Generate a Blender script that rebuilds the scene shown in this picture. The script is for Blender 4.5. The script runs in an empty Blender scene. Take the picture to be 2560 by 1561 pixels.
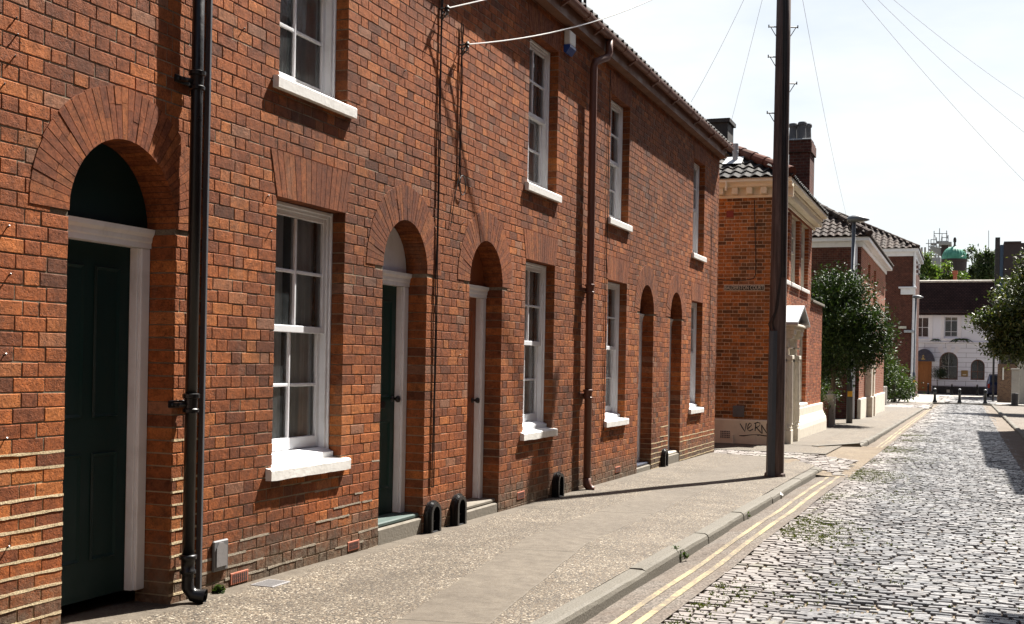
import bpy, bmesh, math, random
import numpy as np
from mathutils import Vector, Matrix
random.seed(7); RNG = np.random.default_rng(7)
SC = bpy.context.scene
COL = SC.collection
R = math.radians

# ------------------------------------------------------------------ camera
F_PX, CAM_X, EYE, ROLL = 2970.0, 4.38, 1.425, 0.019
TH = math.atan(1139 / F_PX)
FW = Vector((-math.sin(TH), math.cos(TH), 0)); RT = Vector((math.cos(TH), math.sin(TH), 0)); UP = Vector((0, 0, 1))
cr, sr = math.cos(ROLL), math.sin(ROLL)
cam = bpy.data.cameras.new('camera'); cam_o = bpy.data.objects.new('camera', cam); COL.objects.link(cam_o)
xr = cr * RT + sr * UP; yu = -sr * RT + cr * UP
mw = Matrix((xr, yu, -FW)).transposed().to_4x4(); mw.translation = (CAM_X, 0, EYE)
cam_o.matrix_world = mw
cam.sensor_width = 36; cam.sensor_fit = 'HORIZONTAL'; cam.lens = F_PX / 2560 * 36
cam.shift_y = 122.5 / 2560; cam.clip_start = 0.1; cam.clip_end = 3000
SC.camera = cam_o

# ------------------------------------------------------------------ sky, sun, exposure
SUN = Vector((1.0, 2.8, 4.2)).normalized()
world = bpy.data.worlds.new('World'); SC.world = world; world.use_nodes = True
wn = world.node_tree; wn.nodes.clear()
def wnode(t, **k):
    n = wn.nodes.new(t)
    for a, b in k.items(): setattr(n, a, b)
    return n
sky = wnode('ShaderNodeTexSky', sky_type='NISHITA', sun_disc=False, sun_elevation=math.asin(SUN.z), sun_rotation=math.atan2(SUN.x, SUN.y))
sky.air_density = 1.0; sky.dust_density = 1.5; sky.ozone_density = 1.0
tc = wnode('ShaderNodeTexCoord'); mp = wnode('ShaderNodeMapping'); mp.inputs['Scale'].default_value = (1.0, 1.0, 3.5)
cl = wnode('ShaderNodeTexNoise'); cl.inputs['Scale'].default_value = 2.6; cl.inputs['Detail'].default_value = 6; cl.inputs['Roughness'].default_value = .55
cramp = wnode('ShaderNodeMapRange'); cramp.inputs['From Min'].default_value = .36; cramp.inputs['From Max'].default_value = .6
cramp.inputs['To Min'].default_value = .55; cramp.inputs['To Max'].default_value = .97
mixc = wnode('ShaderNodeMix', data_type='RGBA')
bg = wnode('ShaderNodeBackground'); bg.inputs['Strength'].default_value = 0.04
wo = wnode('ShaderNodeOutputWorld')
L = wn.links.new
dotn = wnode('ShaderNodeVectorMath', operation='DOT_PRODUCT'); dotn.inputs[1].default_value = SUN
aur = wnode('ShaderNodeMapRange'); aur.inputs['From Min'].default_value = -.1; aur.inputs['From Max'].default_value = .6; aur.inputs['To Min'].default_value = .42; aur.inputs['To Max'].default_value = 1.0
cmul = wnode('ShaderNodeMix', data_type='RGBA', blend_type='MULTIPLY'); cmul.inputs['Factor'].default_value = 1; cmul.inputs['A'].default_value = (8.2, 8.45, 8.5, 1)
L(tc.outputs['Generated'], dotn.inputs[0]); L(dotn.outputs['Value'], aur.inputs['Value']); L(aur.outputs['Result'], cmul.inputs['B']); L(cmul.outputs['Result'], mixc.inputs['B'])
L(tc.outputs['Generated'], mp.inputs['Vector']); L(mp.outputs['Vector'], cl.inputs['Vector']); L(cl.outputs['Fac'], cramp.inputs['Value'])
sxyz = wnode('ShaderNodeSeparateXYZ'); elv = wnode('ShaderNodeMapRange'); elv.inputs['From Min'].default_value = .34; elv.inputs['From Max'].default_value = .62; elv.inputs['To Min'].default_value = 1; elv.inputs['To Max'].default_value = .12
cfac = wnode('ShaderNodeMath', operation='MULTIPLY'); L(tc.outputs['Generated'], sxyz.inputs[0]); L(sxyz.outputs['Z'], elv.inputs['Value']); L(cramp.outputs['Result'], cfac.inputs[0]); L(elv.outputs['Result'], cfac.inputs[1])
L(cfac.outputs[0], mixc.inputs['Factor']); L(sky.outputs['Color'], mixc.inputs['A']); L(mixc.outputs['Result'], bg.inputs['Color']); L(bg.outputs['Background'], wo.inputs['Surface'])
sun = bpy.data.lights.new('sun', 'SUN'); sun.energy = 5.0; sun.angle = R(.53); sun.color = (1, .95, .87)
sun_o = bpy.data.objects.new('sun', sun); COL.objects.link(sun_o)
sun_o.rotation_euler = SUN.to_track_quat('Z', 'Y').to_euler(); sun_o.location = (10, 20, 40)
vs = SC.view_settings; vs.view_transform = 'Standard'; vs.look = 'None'; vs.exposure = 1.7; vs.gamma = 1; vs.use_curve_mapping = False
SC.cycles.max_bounces = 6; SC.cycles.transparent_max_bounces = 12; SC.cycles.diffuse_bounces = 3; SC.cycles.glossy_bounces = 3; SC.cycles.transmission_bounces = 4
SC.cycles.caustics_reflective = False; SC.cycles.caustics_refractive = False

# ------------------------------------------------------------------ measuring helpers (photo pixel -> place)
def ray(px, py):
    u, v = px - 1280, py - 903
    return FW + RT * ((cr * u + sr * v) / F_PX) - UP * ((-sr * u + cr * v) / F_PX)
def atY(px, py, Y):
    r = ray(px, py); t = Y / r.y; return (CAM_X + r.x * t, EYE + r.z * t)
def atX(px, py, X):
    r = ray(px, py); t = (X - CAM_X) / r.x; return (r.y * t, EYE + r.z * t)
def gz(Y): return -0.0088 * (np.minimum(Y, 82.0) if isinstance(Y, np.ndarray) else min(Y, 82.0))            # pavement level along the falling street

# ------------------------------------------------------------------ mesh helpers
class MB:
    def __init__(s): s.v = []; s.f = []; s.m = []; s.tr = None
    def add(s, vs, fs, mi=0):
        o = len(s.v)
        s.v += [tuple(s.tr(*p)) for p in vs] if s.tr else [tuple(p) for p in vs]
        for f in fs: s.f.append(tuple(i + o for i in f)); s.m.append(mi)
        return s
    def quad(s, a, b, c, d, mi=0): return s.add([a, b, c, d], [(0, 1, 2, 3)], mi)
    def box(s, x0, x1, y0, y1, z0, z1, mi=0):
        return s.add([(x0, y0, z0), (x1, y0, z0), (x1, y1, z0), (x0, y1, z0), (x0, y0, z1), (x1, y0, z1), (x1, y1, z1), (x0, y1, z1)],
              [(0, 3, 2, 1), (4, 5, 6, 7), (0, 1, 5, 4), (1, 2, 6, 5), (2, 3, 7, 6), (3, 0, 4, 7)], mi)
    def bbox(s, x0, x1, y0, y1, z0, z1, b=.006, mi=0):      # chamfered box
        import itertools
        X = (x0, x1); Y = (y0, y1); Z = (z0, z1); V = []; ix = {}
        for i, j, k in itertools.product((0, 1), repeat=3):
            sx, sy, sz = (b, -b)[i], (b, -b)[j], (b, -b)[k]
            for a, p in enumerate([(X[i], Y[j] + sy, Z[k] + sz), (X[i] + sx, Y[j], Z[k] + sz), (X[i] + sx, Y[j] + sy, Z[k])]):
                ix[(i, j, k, a)] = len(V); V.append(p)
        Fs = []
        g = lambda i, j, k, a: ix[(i, j, k, a)]
        for i in (0, 1):
            Fs.append((g(i, 0, 0, 0), g(i, 1, 0, 0), g(i, 1, 1, 0), g(i, 0, 1, 0)))
            Fs.append((g(0, i, 0, 1), g(1, i, 0, 1), g(1, i, 1, 1), g(0, i, 1, 1)))
            Fs.append((g(0, 0, i, 2), g(1, 0, i, 2), g(1, 1, i, 2), g(0, 1, i, 2)))
        for i, j in itertools.product((0, 1), repeat=2):
            Fs.append((g(i, j, 0, 0), g(i, j, 1, 0), g(i, j, 1, 1), g(i, j, 0, 1)))
            Fs.append((g(i, 0, j, 0), g(i, 1, j, 0), g(i, 1, j, 2), g(i, 0, j, 2)))
            Fs.append((g(0, i, j, 1), g(1, i, j, 1), g(1, i, j, 2), g(0, i, j, 2)))
        for i, j, k in itertools.product((0, 1), repeat=3): Fs.append((g(i, j, k, 0), g(i, j, k, 1), g(i, j, k, 2)))
        return s.add(V, Fs, mi)
    def tube(s, pts, r, n=8, mi=0, caps=True):
        pts = [Vector(p) for p in pts]; rs = r if isinstance(r, (list, tuple)) else [r] * len(pts)
        V = []; N = len(pts); prev = None
        for i, p in enumerate(pts):
            d = (pts[min(i + 1, N - 1)] - pts[max(i - 1, 0)]).normalized()
            if prev is None: a = d.orthogonal().normalized()
            else: a = (prev - d * prev.dot(d)); a = a.normalized() if a.length > 1e-6 else d.orthogonal().normalized()
            prev = a; b = d.cross(a)
            for k in range(n):
                t = 2 * math.pi * k / n; V.append(p + (a * math.cos(t) + b * math.sin(t)) * rs[i])
        Fs = [(i * n + k, i * n + (k + 1) % n, (i + 1) * n + (k + 1) % n, (i + 1) * n + k) for i in range(N - 1) for k in range(n)]
        if caps: Fs += [tuple(range(n - 1, -1, -1)), tuple((N - 1) * n + k for k in range(n))]
        return s.add(V, Fs, mi)
    def lathe(s, c, prof, n=16, mi=0):
        V = [(c[0] + r * math.cos(2 * math.pi * k / n), c[1] + r * math.sin(2 * math.pi * k / n), c[2] + z) for r, z in prof for k in range(n)]
        P = len(prof)
        Fs = [(i * n + k, i * n + (k + 1) % n, (i + 1) * n + (k + 1) % n, (i + 1) * n + k) for i in range(P - 1) for k in range(n)]
        Fs += [tuple(range(n - 1, -1, -1)), tuple((P - 1) * n + k for k in range(n))]
        return s.add(V, Fs, mi)
    def extr(s, poly, axis, a, b, mi=0):                     # poly in the two other axes, extruded along axis 0/1/2
        def mk(p, t):
            q = list(p); q.insert(axis, t); return tuple(q)
        n = len(poly); V = [mk(p, a) for p in poly] + [mk(p, b) for p in poly]
        Fs = [(i, (i + 1) % n, n + (i + 1) % n, n + i) for i in range(n)] + [tuple(range(n - 1, -1, -1)), tuple(range(n, 2 * n))]
        return s.add(V, Fs, mi)
    def build(s, name, mats, parent=None, smooth=False, bevel=0):
        me = bpy.data.meshes.new(name); me.from_pydata(s.v, [], s.f)
        if not isinstance(mats, (list, tuple)): mats = [mats]
        for m in mats: me.materials.append(m)
        if len(mats) > 1: me.polygons.foreach_set('material_index', s.m)
        if smooth: me.shade_smooth() if hasattr(me, 'shade_smooth') else [setattr(p, 'use_smooth', True) for p in me.polygons]
        me.update()
        return link(name, me, parent)
def quads_mesh(name, V, Q, mats, parent=None, smooth=False, mi=None):
    me = bpy.data.meshes.new(name); V = np.asarray(V, dtype=np.float32); Q = np.asarray(Q, dtype=np.int32)
    k = Q.shape[1]; me.vertices.add(len(V)); me.vertices.foreach_set('co', V.ravel())
    me.loops.add(Q.size); me.loops.foreach_set('vertex_index', Q.ravel())
    me.polygons.add(len(Q)); me.polygons.foreach_set('loop_start', np.arange(0, Q.size, k, dtype=np.int32))
    for m in (mats if isinstance(mats, (list, tuple)) else [mats]): me.materials.append(m)
    if mi is not None: me.polygons.foreach_set('material_index', np.asarray(mi, dtype=np.int32))
    me.polygons.foreach_set('use_smooth', np.full(len(Q), smooth, dtype=bool))
    me.update(calc_edges=True); me.validate()
    return link(name, me, parent)
def link(name, me, parent=None):
    o = bpy.data.objects.new(name, me); COL.objects.link(o)
    if parent is not None: attach(o, parent)
    return o
ROOT = {}
def wloc(o): return Vector(ROOT.get(o.name, (0, 0, 0)))       # parts keep world coordinates in their meshes
def attach(o, p):
    o.parent = p; o.matrix_parent_inverse = Matrix.Translation(-wloc(p))
def tag(o, label=None, cat=None, group=None, kind=None):
    if label: o['label'] = label
    if cat: o['category'] = cat
    if group: o['group'] = group
    if kind: o['kind'] = kind
    return o
def thing(name, label, cat, loc=(0, 0, 0), group=None):
    o = bpy.data.objects.new(name, None); o.location = loc; o.empty_display_size = .2; COL.objects.link(o); ROOT[o.name] = tuple(loc)
    return tag(o, label, cat, group)
def copy_tree(o, parent=None):
    c = o.copy(); COL.objects.link(c)
    if o.name in ROOT: ROOT[c.name] = ROOT[o.name]
    if parent is not None: c.parent = parent; c.matrix_parent_inverse = o.matrix_parent_inverse.copy()
    for ch in list(o.children): copy_tree(ch, c)
    return c

# ------------------------------------------------------------------ material helpers
class NB:
    def __init__(s, name):
        s.mat = bpy.data.materials.new(name); s.mat.use_nodes = True; s.t = s.mat.node_tree; s.b = s.t.nodes['Principled BSDF']
        s.out = s.t.nodes['Material Output']
        s._pos = None
    def n(s, ty, props=None, **ins):
        nd = s.t.nodes.new(ty)
        for a, b in (props or {}).items(): setattr(nd, a, b)
        for k, v in ins.items():
            s.set(nd.inputs[int(k[1:]) if k[0] == '_' else k.replace('_', ' ')], v)
        return nd
    def set(s, sock, v):
        if isinstance(v, bpy.types.NodeSocket): s.t.links.new(v, sock)
        elif isinstance(v, (tuple, list)) and sock.type == 'RGBA' and len(v) == 3: sock.default_value = (*v, 1)
        else: sock.default_value = v
    def P(s, **k):
        for a, v in k.items(): s.set(s.b.inputs[a.replace('_', ' ')], v)
    def pos(s):
        if s._pos is None: s._pos = s.n('ShaderNodeNewGeometry')
        return s._pos.outputs['Position']
    def isl(s): s.pos(); return s._pos.outputs['Random Per Island']
    def noise(s, scale, detail=3, rough=.55, vec=None, out='Fac', dist=0):
        return s.n('ShaderNodeTexNoise', Scale=scale, Detail=detail, Roughness=rough, Distortion=dist, Vector=vec if vec is not None else s.pos()).outputs[out]
    def ramp(s, fac, stops, interp='LINEAR'):
        nd = s.n('ShaderNodeValToRGB', Fac=fac); cr_ = nd.color_ramp; cr_.interpolation = interp
        while len(cr_.elements) < len(stops): cr_.elements.new(.5)
        for e, (p, c) in zip(cr_.elements, stops): e.position = p; e.color = (*c, 1) if len(c) == 3 else c
        return nd.outputs['Color']
    def rng(s, v, a, b, c=0., d=1.):
        return s.n('ShaderNodeMapRange', Value=v, From_Min=a, From_Max=b, To_Min=c, To_Max=d).outputs['Result']
    def math(s, op, a, b=0., c=0.):
        return s.n('ShaderNodeMath', {'operation': op}, _0=a, _1=b, _2=c).outputs[0]
    def mix(s, f, a, b, mode='MIX'):
        nd = s.n('ShaderNodeMix', {'data_type': 'RGBA', 'blend_type': mode})
        s.set(nd.inputs[0], f); s.set(nd.inputs[6], a); s.set(nd.inputs[7], b); return nd.outputs[2]
    def xyz(s, v=None):
        return s.n('ShaderNodeSeparateXYZ', Vector=v if v is not None else s.pos()).outputs
    def comb(s, x, y, z): return s.n('ShaderNodeCombineXYZ', X=x, Y=y, Z=z).outputs[0]
    def scale(s, v, k): return s.n('ShaderNodeVectorMath', {'operation': 'MULTIPLY'}, _0=v, _1=k).outputs[0]
    def bump(s, h, strength=.5, dist=.01, normal=None):
        nd = s.n('ShaderNodeBump', Strength=strength, Distance=dist, Height=h)
        if normal is not None: s.set(nd.inputs['Normal'], normal)
        s.P(Normal=nd.outputs[0]); return nd.outputs[0]

def brick_mat(name, stops, soot=(.035, .022, .018), sootlvl=(.52, .75), pale=.3, moss=True, bumpk=.42):
    m = NB(name); c = m.ramp(m.isl(), stops)
    n1 = m.noise(17, 6, .7); c = m.mix(1, c, m.ramp(n1, [(.3, (.5, .48, .48)), (.48, (.95, .95, .95)), (.68, (1.35, 1.3, 1.2))]), 'MULTIPLY')
    n3 = m.noise(70, 3, .7); c = m.mix(1, c, m.ramp(n3, [(.3, (.6, .58, .56)), (.55, (1.08, 1.08, 1.06))]), 'MULTIPLY')
    c = m.mix(m.math('MULTIPLY', m.rng(m.isl(), .965, .975), pale), c, (.30, .17, .115))
    n0 = m.noise(.9, 5, .62); c = m.mix(m.math('MULTIPLY', m.rng(n0, sootlvl[0] - .1, sootlvl[1] - .06, 0, .68), m.rng(m.noise(5, 4, .7), .35, .6, .35, 1)), c, soot)
    dr = m.noise(.32, 3, .5); c = m.mix(1, c, m.ramp(dr, [(.35, (.78, .8, .84)), (.65, (1.12, 1.08, 1.02))]), 'MULTIPLY')
    wv = m.noise(1, 5, .65, vec=m.scale(m.pos(), (2.2, 2.2, .35))); c = m.mix(m.rng(wv, .58, .75, 0, .38), c, soot)
    st = m.noise(1, 4, .6, vec=m.scale(m.pos(), (3, 3, .7))); c = m.mix(m.rng(st, .6, .78, 0, .35), c, (.30, .22, .17))
    pit = m.n('ShaderNodeTexVoronoi', Scale=75, Vector=m.pos()).outputs['Distance']; pn = m.noise(6, 2)
    pf = m.math('MULTIPLY', m.rng(pit, .16, .3, 1, 0), m.rng(pn, .46, .6)); c = m.mix(m.math('MULTIPLY', pf, .8), c, (.03, .018, .013))
    if moss:
        z = m.math('ADD', m.xyz()[2], m.math('MULTIPLY', m.xyz()[1], .0088))
        zz = m.math('ADD', z, m.math('MULTIPLY', m.noise(3.5, 5, .7), -.5))
        c = m.mix(m.rng(zz, -.2, .13, .8, 0), c, m.ramp(m.noise(20, 3), [(.35, (.035, .032, .022)), (.6, (.13, .115, .085))]))
    m.P(Base_Color=c, Roughness=m.rng(n1, .3, .7, .95, .72)); m.b.inputs['Specular IOR Level'].default_value = .25
    h = m.math('SUBTRACT', m.math('ADD', m.noise(38, 5, .65), m.math('MULTIPLY', m.noise(160, 2), .35)), m.math('MULTIPLY', pf, .6))
    m.bump(h, bumpk, .012); return m.mat
RED = [(0, (.12, .043, .021)), (.06, (.175, .054, .021)), (.2, (.225, .065, .0205)), (.42, (.265, .078, .023)), (.62, (.30, .089, .025)), (.82, (.345, .105, .0285)), (.93, (.40, .135, .037)), (1, (.24, .10, .054))]
M = {}
M['brick'] = brick_mat('weathered red brick', RED)
M['rubbed'] = brick_mat('rubbed gauged brick', [(0, (.15, .045, .02)), (.3, (.2, .06, .0225)), (.65, (.245, .076, .026)), (.9, (.29, .096, .031)), (1, (.17, .062, .031))], sootlvl=(.58, .85), moss=False, bumpk=.25, pale=0)
M['brick_court'] = brick_mat('orange court brick', [(0, (.12, .055, .03)), (.25, (.26, .10, .036)), (.55, (.44, .155, .045)), (.8, (.52, .19, .054)), (1, (.34, .13, .05))], soot=(.11, .075, .036), sootlvl=(.5, .7), moss=False)
M['brick_front'] = brick_mat('red brick of the corner house', [(0, (.17, .05, .026)), (.5, (.32, .095, .038)), (1, (.43, .14, .056))], sootlvl=(.6, .85), moss=False)
def mortar_mat(name, c1, c2, low=None):
    m = NB(name); n = m.noise(5, 5, .65); c = m.ramp(n, [(.3, c1), (.62, c2)])
    c = m.mix(1, c, m.ramp(m.noise(120, 2), [(.3, (.65, .65, .65)), (.6, (1.1, 1.1, 1.1))]), 'MULTIPLY')
    if low:
        p = m.xyz(); zz = m.math('ADD', p[2], m.math('MULTIPLY', m.noise(2.2, 3), -.6))
        f = m.math('MULTIPLY', m.rng(zz, .5, .62, 1, 0), m.math('MAXIMUM', m.rng(p[1], 5.6, 6.0, 1, 0), m.math('MULTIPLY', m.rng(p[1], 16.6, 17.2), .9)))
        g = m.rng(zz, .1, .9, .55, 0); c = m.mix(g, c, (.30, .26, .19)); c = m.mix(f, c, low)
    m.P(Base_Color=c, Roughness=.95); m.b.inputs['Specular IOR Level'].default_value = .1; m.bump(m.noise(90, 3), .5, .006); return m.mat
M['mortar'] = mortar_mat('old dark mortar', (.10, .08, .06), (.27, .225, .165), (.42, .33, .21))
M['mortar_pale'] = mortar_mat('pale pointing', (.36, .28, .19), (.66, .55, .39))
M['lime'] = mortar_mat('cream lime pointing', (.40, .31, .19), (.60, .49, .32)); M['mortar_grey'] = mortar_mat('grey cement pointing', (.2, .17, .13), (.36, .31, .245))
def paint(name, col, rough=.45, dirt=.25, dirtcol=(.25, .23, .2), scale=4, spec=.5, bumpk=.12):
    m = NB(name); n = m.noise(scale, 5, .65); c = m.mix(m.rng(n, .5, .8, 0, dirt), col, dirtcol)
    n2 = m.noise(1, 4, .6, vec=m.scale(m.pos(), (30, 30, 3))); c = m.mix(m.rng(n2, .58, .8, 0, dirt * .8), c, dirtcol)
    m.P(Base_Color=c, Roughness=m.rng(n, .3, .7, rough * .8, min(1, rough * 1.3))); m.b.inputs['Specular IOR Level'].default_value = spec
    m.bump(m.noise(35, 4), bumpk, .006); return m.mat
M['white'] = paint('white gloss paint', (.72, .735, .76), .5, .3)
M['white_sill'] = paint('white masonry paint', (.80, .79, .76), .7, .28, scale=7, bumpk=.35)
M['cream'] = paint('cream stucco paint', (.82, .75, .58), .7, .3, (.33, .27, .18), scale=2.5)
M['stone'] = paint('painted stone', (.72, .67, .57), .75, .5, (.3, .26, .2), scale=5, bumpk=.3)
M['stucco'] = paint('white stucco', (.84, .85, .87), .85, .25, (.45, .45, .45), scale=1.5, bumpk=.2)
M['green_dark'] = paint('dark green door paint', (.002, .018, .018), .45, .2, (.015, .028, .025), spec=.22)
M['green'] = paint('green door paint', (.004, .03, .025), .4, .25, (.02, .04, .035), spec=.3)
M['greenlight'] = paint('worn green paint', (.045, .075, .067), .65, .4, (.2, .22, .2))
M['brown_door'] = paint('brown door paint', (.23, .07, .026), .45, .3, (.10, .035, .016))
M['navy'] = paint('navy paint', (.02, .026, .05), .4, .3)
M['brown_gutter'] = paint('brown painted iron', (.13, .05, .03), .5, .45, (.08, .04, .03), scale=6)
M['soffit'] = paint('brown stained boards', (.16, .075, .042), .6, .5, (.07, .035, .022), scale=3)
M['black_iron'] = paint('black painted iron', (.006, .006, .007), .33, .12, (.03, .022, .016), scale=9, bumpk=.25, spec=.4)
M['black_paint'] = paint('black paint', (.012, .013, .016), .5, .2)
M['grey_metal'] = paint('grey painted steel', (.085, .092, .105), .45, .3, (.1, .1, .1))
M['guard'] = paint('dull grey guard', (.07, .08, .095), .55, .4, (.05, .05, .05))
M['grey_box'] = paint('grey box', (.12, .12, .125), .5, .5, (.07, .065, .06), scale=12)
M['grey_panel'] = paint('dusty grey panel', (.2, .19, .19), .6, .5, (.1, .095, .09), scale=14)
M['zinc'] = paint('galvanised steel', (.36, .37, .38), .4, .3)
M['lead'] = paint('lead sheet', (.34, .36, .38), .5, .4, (.2, .2, .2))
M['terracotta'] = paint('terracotta', (.36, .11, .06), .8, .4, (.15, .07, .05), scale=15)
M['plastic_white'] = paint('white plastic', (.66, .64, .58), .4, .2)
M['plastic_blue'] = paint('blue plastic', (.02, .06, .26), .35, .1)
M['yellow_sign'] = paint('yellow plate', (.75, .42, .03), .5, .2)
M['oak'] = paint('varnished oak', (.36, .14, .032), .5, .4, (.2, .08, .025), scale=6)
M['mahog'] = paint('dark red timber', (.13, .045, .02), .5, .3)
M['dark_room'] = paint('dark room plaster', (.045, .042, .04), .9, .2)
M['cable'] = paint('black cable', (.02, .018, .018), .5, .1)
M['wire'] = paint('overhead wire', (.6, .59, .58), .5, .1)
M['wire_white'] = paint('white overhead wire', (.8, .8, .78), .4, .1)
M['concrete'] = paint('grey concrete', (.17, .15, .12), .9, .5, (.09, .08, .06), scale=8, bumpk=.5)
M['stain'] = paint('grey old render', (.34, .32, .28), .9, .5, (.16, .15, .13), scale=3, bumpk=.5)
M['pot'] = paint('sooted chimney pot', (.10, .10, .105), .8, .4)
M['leaded'] = paint('black timber', (.022, .02, .02), .7, .3)
def cloth(name, col):
    m = NB(name); m.P(Base_Color=m.mix(m.rng(m.noise(3, 3), .4, .7), col, tuple(x * .75 for x in col)), Roughness=.95); return m.mat
M['curtain'] = cloth('grey green curtain', (.86, .92, .95)); M['blind'] = cloth('white slatted blind', (.8, .8, .8)); M['paper'] = cloth('white paper litter', (.8, .78, .75))
M['buff_blind'] = cloth('buff curtain', (.35, .27, .14))
def glass():
    m = NB('old window glass'); m.t.nodes.remove(m.b)
    fr = m.n('ShaderNodeFresnel', IOR=1.52); bp = m.n('ShaderNodeBump', Strength=.12, Distance=.02, Height=m.noise(4, 2)).outputs[0]
    gl = m.n('ShaderNodeBsdfGlossy', Roughness=.0, Color=(1, 1, 1), Normal=bp); tr = m.n('ShaderNodeBsdfTransparent', Color=(.92, .95, .94))
    m.set(fr.inputs['Normal'], bp)
    mx = m.n('ShaderNodeMixShader', _0=m.math('MINIMUM', m.math('MULTIPLY', fr.outputs[0], 1.3), 1.), _1=tr.outputs[0], _2=gl.outputs[0]); df = m.n('ShaderNodeBsdfDiffuse', Color=(.55, .6, .62)); m2 = m.n('ShaderNodeMixShader', _0=m.rng(m.noise(6, 4), .35, .7, .03, .085), _1=mx.outputs[0], _2=df.outputs[0]); m.set(m.out.inputs['Surface'], m2.outputs[0]); return m.mat
M['glass'] = glass()
def aggregate():
    m = NB('exposed aggregate paving'); p = m.xyz()
    v = m.n('ShaderNodeTexVoronoi', Scale=92, Vector=m.pos(), Randomness=1.); w = m.n('ShaderNodeTexWhiteNoise', Vector=v.outputs['Position'])
    col = m.ramp(w.outputs[0], [(0, (.02, .015, .011)), (.25, (.055, .043, .031)), (.5, (.115, .093, .068)), (.7, (.185, .156, .118)), (.84, (.09, .058, .036)), (.93, (.28, .245, .195)), (1, (.48, .44, .37))])
    fine = m.noise(2.0, 6, .7); col = m.mix(1, col, m.ramp(fine, [(.3, (.6, .57, .52)), (.55, (1, 1, 1)), (.75, (1.2, 1.18, 1.1))]), 'MULTIPLY')
    # smooth cement strips: the reinstated trench and the fillet against the wall
    cement = m.mix(m.rng(m.noise(9, 6, .7), .35, .7), (.085, .07, .053), (.155, .134, .106)); cement = m.mix(m.rng(m.noise(140, 2), .3, .7, .35, 0), cement, (.085, .066, .05))
    y = p[1]; off = m.n('ShaderNodeFloatCurve')  # trench line
    xl = m.math('ADD', m.rng(y, 4.5, 9.6, 1.58, .87), m.rng(y, 9.6, 18, 0, -.12))
    d = m.math('ADD', m.math('SUBTRACT', p[0], xl), m.math('MULTIPLY', m.math('SUBTRACT', m.noise(1.2, 3), .5), .07))
    f = m.math('MULTIPLY', m.rng(d, -.015, .015), m.rng(d, .52, .55, 1, 0))
    f2 = m.rng(m.math('ADD', p[0], m.math('MULTIPLY', m.math('SUBTRACT', m.noise(2.2, 4), .5), -.34)), .09, .15, 1, 0)
    patch = m.rng(m.noise(.55, 3, .5), .60, .64)
    f = m.math('MAXIMUM', m.math('MAXIMUM', f, m.math('MULTIPLY', f2, .85)), m.math('MULTIPLY', patch, .3))
    c = m.mix(f, col, cement)
    jy = m.math('PINGPONG', m.math('ADD', y, m.math('MULTIPLY', p[0], -.25)), 1.45)
    jt = m.math('MAXIMUM', m.rng(jy, .006, .012, 1, 0), m.rng(m.math('ABSOLUTE', m.math('SUBTRACT', d, .535)), .004, .009, .35, 0))
    c = m.mix(m.math('MULTIPLY', jt, .75), c, (.07, .06, .045))
    c = m.mix(m.rng(m.noise(.8, 5, .65), .45, .7, 0, .5), c, (.06, .047, .034)); c = m.mix(1, c, (.87, .85, .82), 'MULTIPLY')
    m.P(Base_Color=c, Roughness=m.rng(w.outputs[0], 0, 1, .55, .95)); m.b.inputs['Specular IOR Level'].default_value = .35
    h = m.math('ADD', m.math('MULTIPLY', m.math('SUBTRACT', .5, v.outputs['Distance']), m.rng(f, 0, 1, 1, .1)), m.math('MULTIPLY', jt, -2.))
    m.bump(h, .7, .006); return m.mat
M['paving'] = aggregate()
def channel(name, a, b):
    m = NB(name); v = m.n('ShaderNodeTexVoronoi', Scale=75, Vector=m.pos()); w = m.n('ShaderNodeTexWhiteNoise', Vector=v.outputs['Position'])
    c = m.ramp(w.outputs[0], [(0, a), (.6, b), (1, tuple(min(1, x * 1.7) for x in b))]); c = m.mix(m.rng(m.noise(1.7, 6, .7), .4, .7, 0, .7), c, (.08, .055, .038))
    c = m.mix(m.rng(m.noise(.9, 4), .5, .7, 0, .4), c, (.14, .115, .09))
    m.P(Base_Color=c, Roughness=.9); m.b.inputs['Specular IOR Level'].default_value = .3; m.bump(v.outputs['Distance'], .5, .006); return m.mat
M['channel'] = channel('tarmac channel', (.045, .038, .033), (.12, .103, .088)); M['channel_tan'] = channel('tan brick channel', (.07, .056, .043), (.14, .115, .09))
M['bed'] = channel('grit bed', (.06, .045, .03), (.16, .125, .085)); M['flag'] = channel('worn flagstones', (.08, .07, .06), (.14, .122, .105))
M['pale_flag'] = channel('pale concrete flags', (.27, .25, .225), (.40, .38, .35))
def kerbm():
    m = NB('granite kerb'); n = m.noise(90, 3); c = m.ramp(n, [(.3, (.055, .048, .036)), (.55, (.105, .093, .073)), (.75, (.155, .138, .112))])
    c = m.mix(m.rng(m.noise(2.5, 5, .7), .45, .75, 0, .6), c, (.07, .062, .042)); m.P(Base_Color=c, Roughness=.8); m.bump(m.noise(60, 4), .5, .008); return m.mat
M['kerb'] = kerbm()
def yellow():
    m = NB('worn yellow line'); n = m.noise(38, 6, .7); n2 = m.noise(1.6, 4); f = m.rng(m.math('ADD', n, m.math('MULTIPLY', n2, .7)), .72, .93)
    m.P(Base_Color=m.mix(f, (.33, .265, .135), (.125, .10, .072)), Roughness=.85); m.bump(n, .3, .004); return m.mat
M['yellow'] = yellow()
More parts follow.
